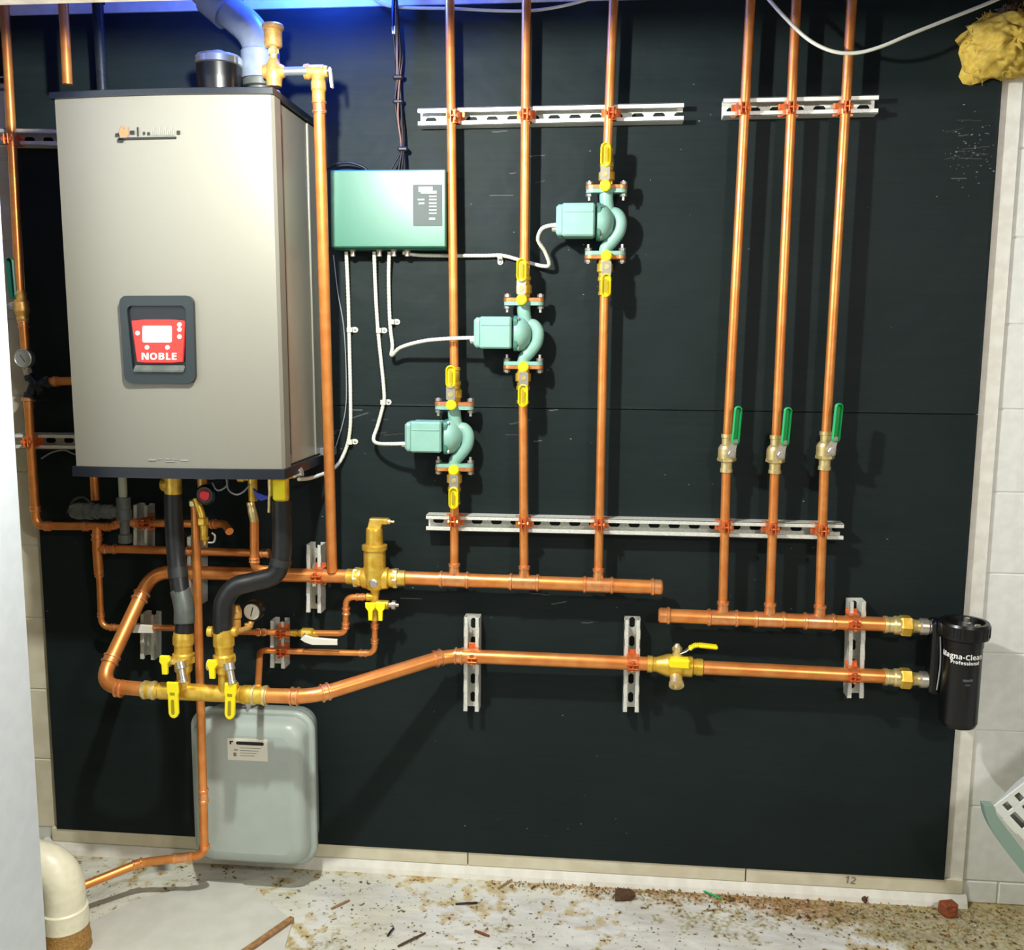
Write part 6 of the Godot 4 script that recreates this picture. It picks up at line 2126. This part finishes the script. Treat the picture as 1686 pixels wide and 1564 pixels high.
# ---------------------------------------------------------------- insulation and basket at the right
func loose_things() -> void:
	var s: SurfaceTool
	var c := Vector3(2.4384, 2.1464, 0.03)
	thing("insulation_tuft", "torn yellow insulation tuft stuffed above the block wall", "insulation", c)
	var nz := FastNoiseLite.new()
	nz.seed = 31
	nz.frequency = 1.0
	nz.fractal_octaves = 4
	s = new_st()
	var rings := 26
	var seg := 40
	# front outline of the tuft as angle -> reach, measured in metres
	var reach := func(u: float) -> float:
		var base := 0.090 + 0.010 * cos(2.0 * u) + 0.024 * exp(-pow(angle_difference(u, 3.98) / 0.35, 2.0))
		return base
	var at := func(i: int, k: int) -> Vector3:
		var v := PI * i / rings
		var u := TAU * (k % seg) / seg
		var d := Vector3(sin(v) * cos(u), sin(v) * sin(u), cos(v))
		var g: float = 1.0 + nz.get_noise_3dv(d * 1.6) * 0.32 + nz.get_noise_3dv(d * 6.0) * 0.16
		var r: float = reach.call(u)
		return c + Vector3(d.x * r * g, d.y * r * g * 0.92, d.z * 0.07 * g - 0.02)
	var pos := []
	var nor := []
	for i in rings + 1:
		var row := []
		for k in seg: row.append(at.call(i, k))
		pos.append(row)
	for i in rings + 1:
		var row := []
		for k in seg:
			var du: Vector3 = pos[i][(k + 1) % seg] - pos[i][(k - 1 + seg) % seg]
			var dv: Vector3 = pos[mini(i + 1, rings)][k] - pos[maxi(i - 1, 0)][k]
			var n := du.cross(dv).normalized()
			if i == 0 or i == rings: n = Vector3(0, 0, 1.0 if i == 0 else -1.0)
			if n.dot(pos[i][k] - c) < 0.0: n = -n
			row.append(n)
		nor.append(row)
	for i in rings:
		for k in seg:
			var k1 := (k + 1) % seg
			tri(s, pos[i][k], pos[i][k1], pos[i + 1][k1], nor[i][k], nor[i][k1], nor[i + 1][k1])
			tri(s, pos[i][k], pos[i + 1][k1], pos[i + 1][k], nor[i][k], nor[i + 1][k1], nor[i + 1][k])
	put("batt", s, M.foam)
	s = new_st()
	rng.seed = 77
	for i in 120:
		var a := rng.randf() * TAU
		var rr: float = reach.call(a)
		var st := c + Vector3(cos(a) * rr * 0.9, sin(a) * rr * 0.85, rng.randf_range(-0.03, 0.03))
		var dd := Vector3(cos(a) + rng.randfn() * 0.5, sin(a) + rng.randfn() * 0.5, rng.randfn() * 0.5).normalized()
		var e1 := st + dd * rng.randf_range(0.008, 0.016)
		tube(s, [st, (st + e1) * 0.5 + Vector3(rng.randfn() * 0.002, rng.randfn() * 0.002, 0), e1], 0.0006, 4, false)
	var fib := put("fibres", s, M.foam)
	fib.set_meta("kind", "stuff")
	s = new_st()
	for i in 9:
		var a := rng.randf_range(0.5, 2.3)
		var rr: float = reach.call(a) * rng.randf_range(0.85, 1.02)
		rock(s, c + Vector3(cos(a) * rr, sin(a) * rr * 0.9, rng.randf_range(0.0, 0.03)), Vector3(0.026, 0.012, 0.02), i + 3, 0.6, rng.randf() * 3.0, 5, 7)
	put("dirt_crust", s, M.dark_wood)

	# tipped plastic basket at the right edge
	var bo := Vector3(2.4149, 0.432, 0.32)
	var ux := (Vector3(2.519, 0.532, 0.32) - bo).normalized()
	var uy := Vector3.BACK.cross(ux).normalized()
	var t := thing("plastic_basket", "slotted white plastic basket tipped at the right edge of the frame", "basket", bo)
	# the side wall: rows of slots between ribs; u runs along ux, v runs down
	var dn := -uy
	var L := 0.40
	s = new_st()
	var slabs := []
	var rows := [[0.000, 0.010], [0.030, 0.040], [0.082, 0.30]]
	for rw in rows:
		box(s, bo + ux * (L * 0.5) + dn * ((rw[0] + rw[1]) * 0.5), Vector3(L, rw[1] - rw[0], 0.004), 0.0008, Basis(ux, dn, ux.cross(dn)))
	put("side_wall", s, M.basket)
	var x := 0.0
	var i2 := 0
	while x < L:
		s = new_st()
		box(s, bo + ux * (x + 0.009) + dn * 0.020, Vector3(0.020, 0.022, 0.004), 0.0005, Basis(ux, dn, ux.cross(dn)))
		box(s, bo + ux * (x + 0.006) + dn * 0.061, Vector3(0.018, 0.044, 0.004), 0.0005, Basis(ux, dn, ux.cross(dn)))
		put("rib", s, M.basket)
		x += 0.033
		i2 += 1
	s = new_st()
	# broad rim curving down the left side
	var outer := [Vector3(2.3951, 0.4352, 0.32), Vector3(2.4007, 0.411, 0.32), Vector3(2.4146, 0.3813, 0.32), Vector3(2.4381, 0.3464, 0.32), Vector3(2.4671, 0.3087, 0.32), Vector3(2.5003, 0.2698, 0.32), Vector3(2.5462, 0.2184, 0.32)]
	var inner := [Vector3(2.4173, 0.435, 0.32), Vector3(2.424, 0.4152, 0.32), Vector3(2.4414, 0.3916, 0.32), Vector3(2.4645, 0.3625, 0.32), Vector3(2.4933, 0.3264, 0.32), Vector3(2.5279, 0.2847, 0.32), Vector3(2.5737, 0.2349, 0.32)]
	var band := PackedVector2Array()
	for p in smoothed(outer, 4): band.append(Vector2(p.x - bo.x, p.y - bo.y))
	inner.reverse()
	for p in smoothed(inner, 4): band.append(Vector2(p.x - bo.x, p.y - bo.y))
	prism(s, band, bo, Vector3.RIGHT, Vector3.UP, -0.020, 0.004, 0.0)
	put("rim", s, M.basket_rim)
	# the rest of the tapered tub behind the slotted side
	var bz := Vector3(0, 0, -0.14)
	var fr := [bo, bo + ux * L, bo + ux * L + dn * 0.30, bo + dn * 0.30]
	var bk := [bo + ux * 0.075 + dn * 0.075 + bz, bo + ux * L + dn * 0.075 + bz, bo + ux * L + dn * 0.26 + bz, bo + ux * 0.075 + dn * 0.26 + bz]
	s = new_st()
	for i in 4:
		var j := (i + 1) % 4
		var n: Vector3 = (fr[j] - fr[i]).cross(bk[i] - fr[i]).normalized()
		quad(s, fr[i], fr[j], bk[j], bk[i], n)
	quad(s, bk[0], bk[1], bk[2], bk[3], Vector3.BACK)
	put("tub", s, M.basket)
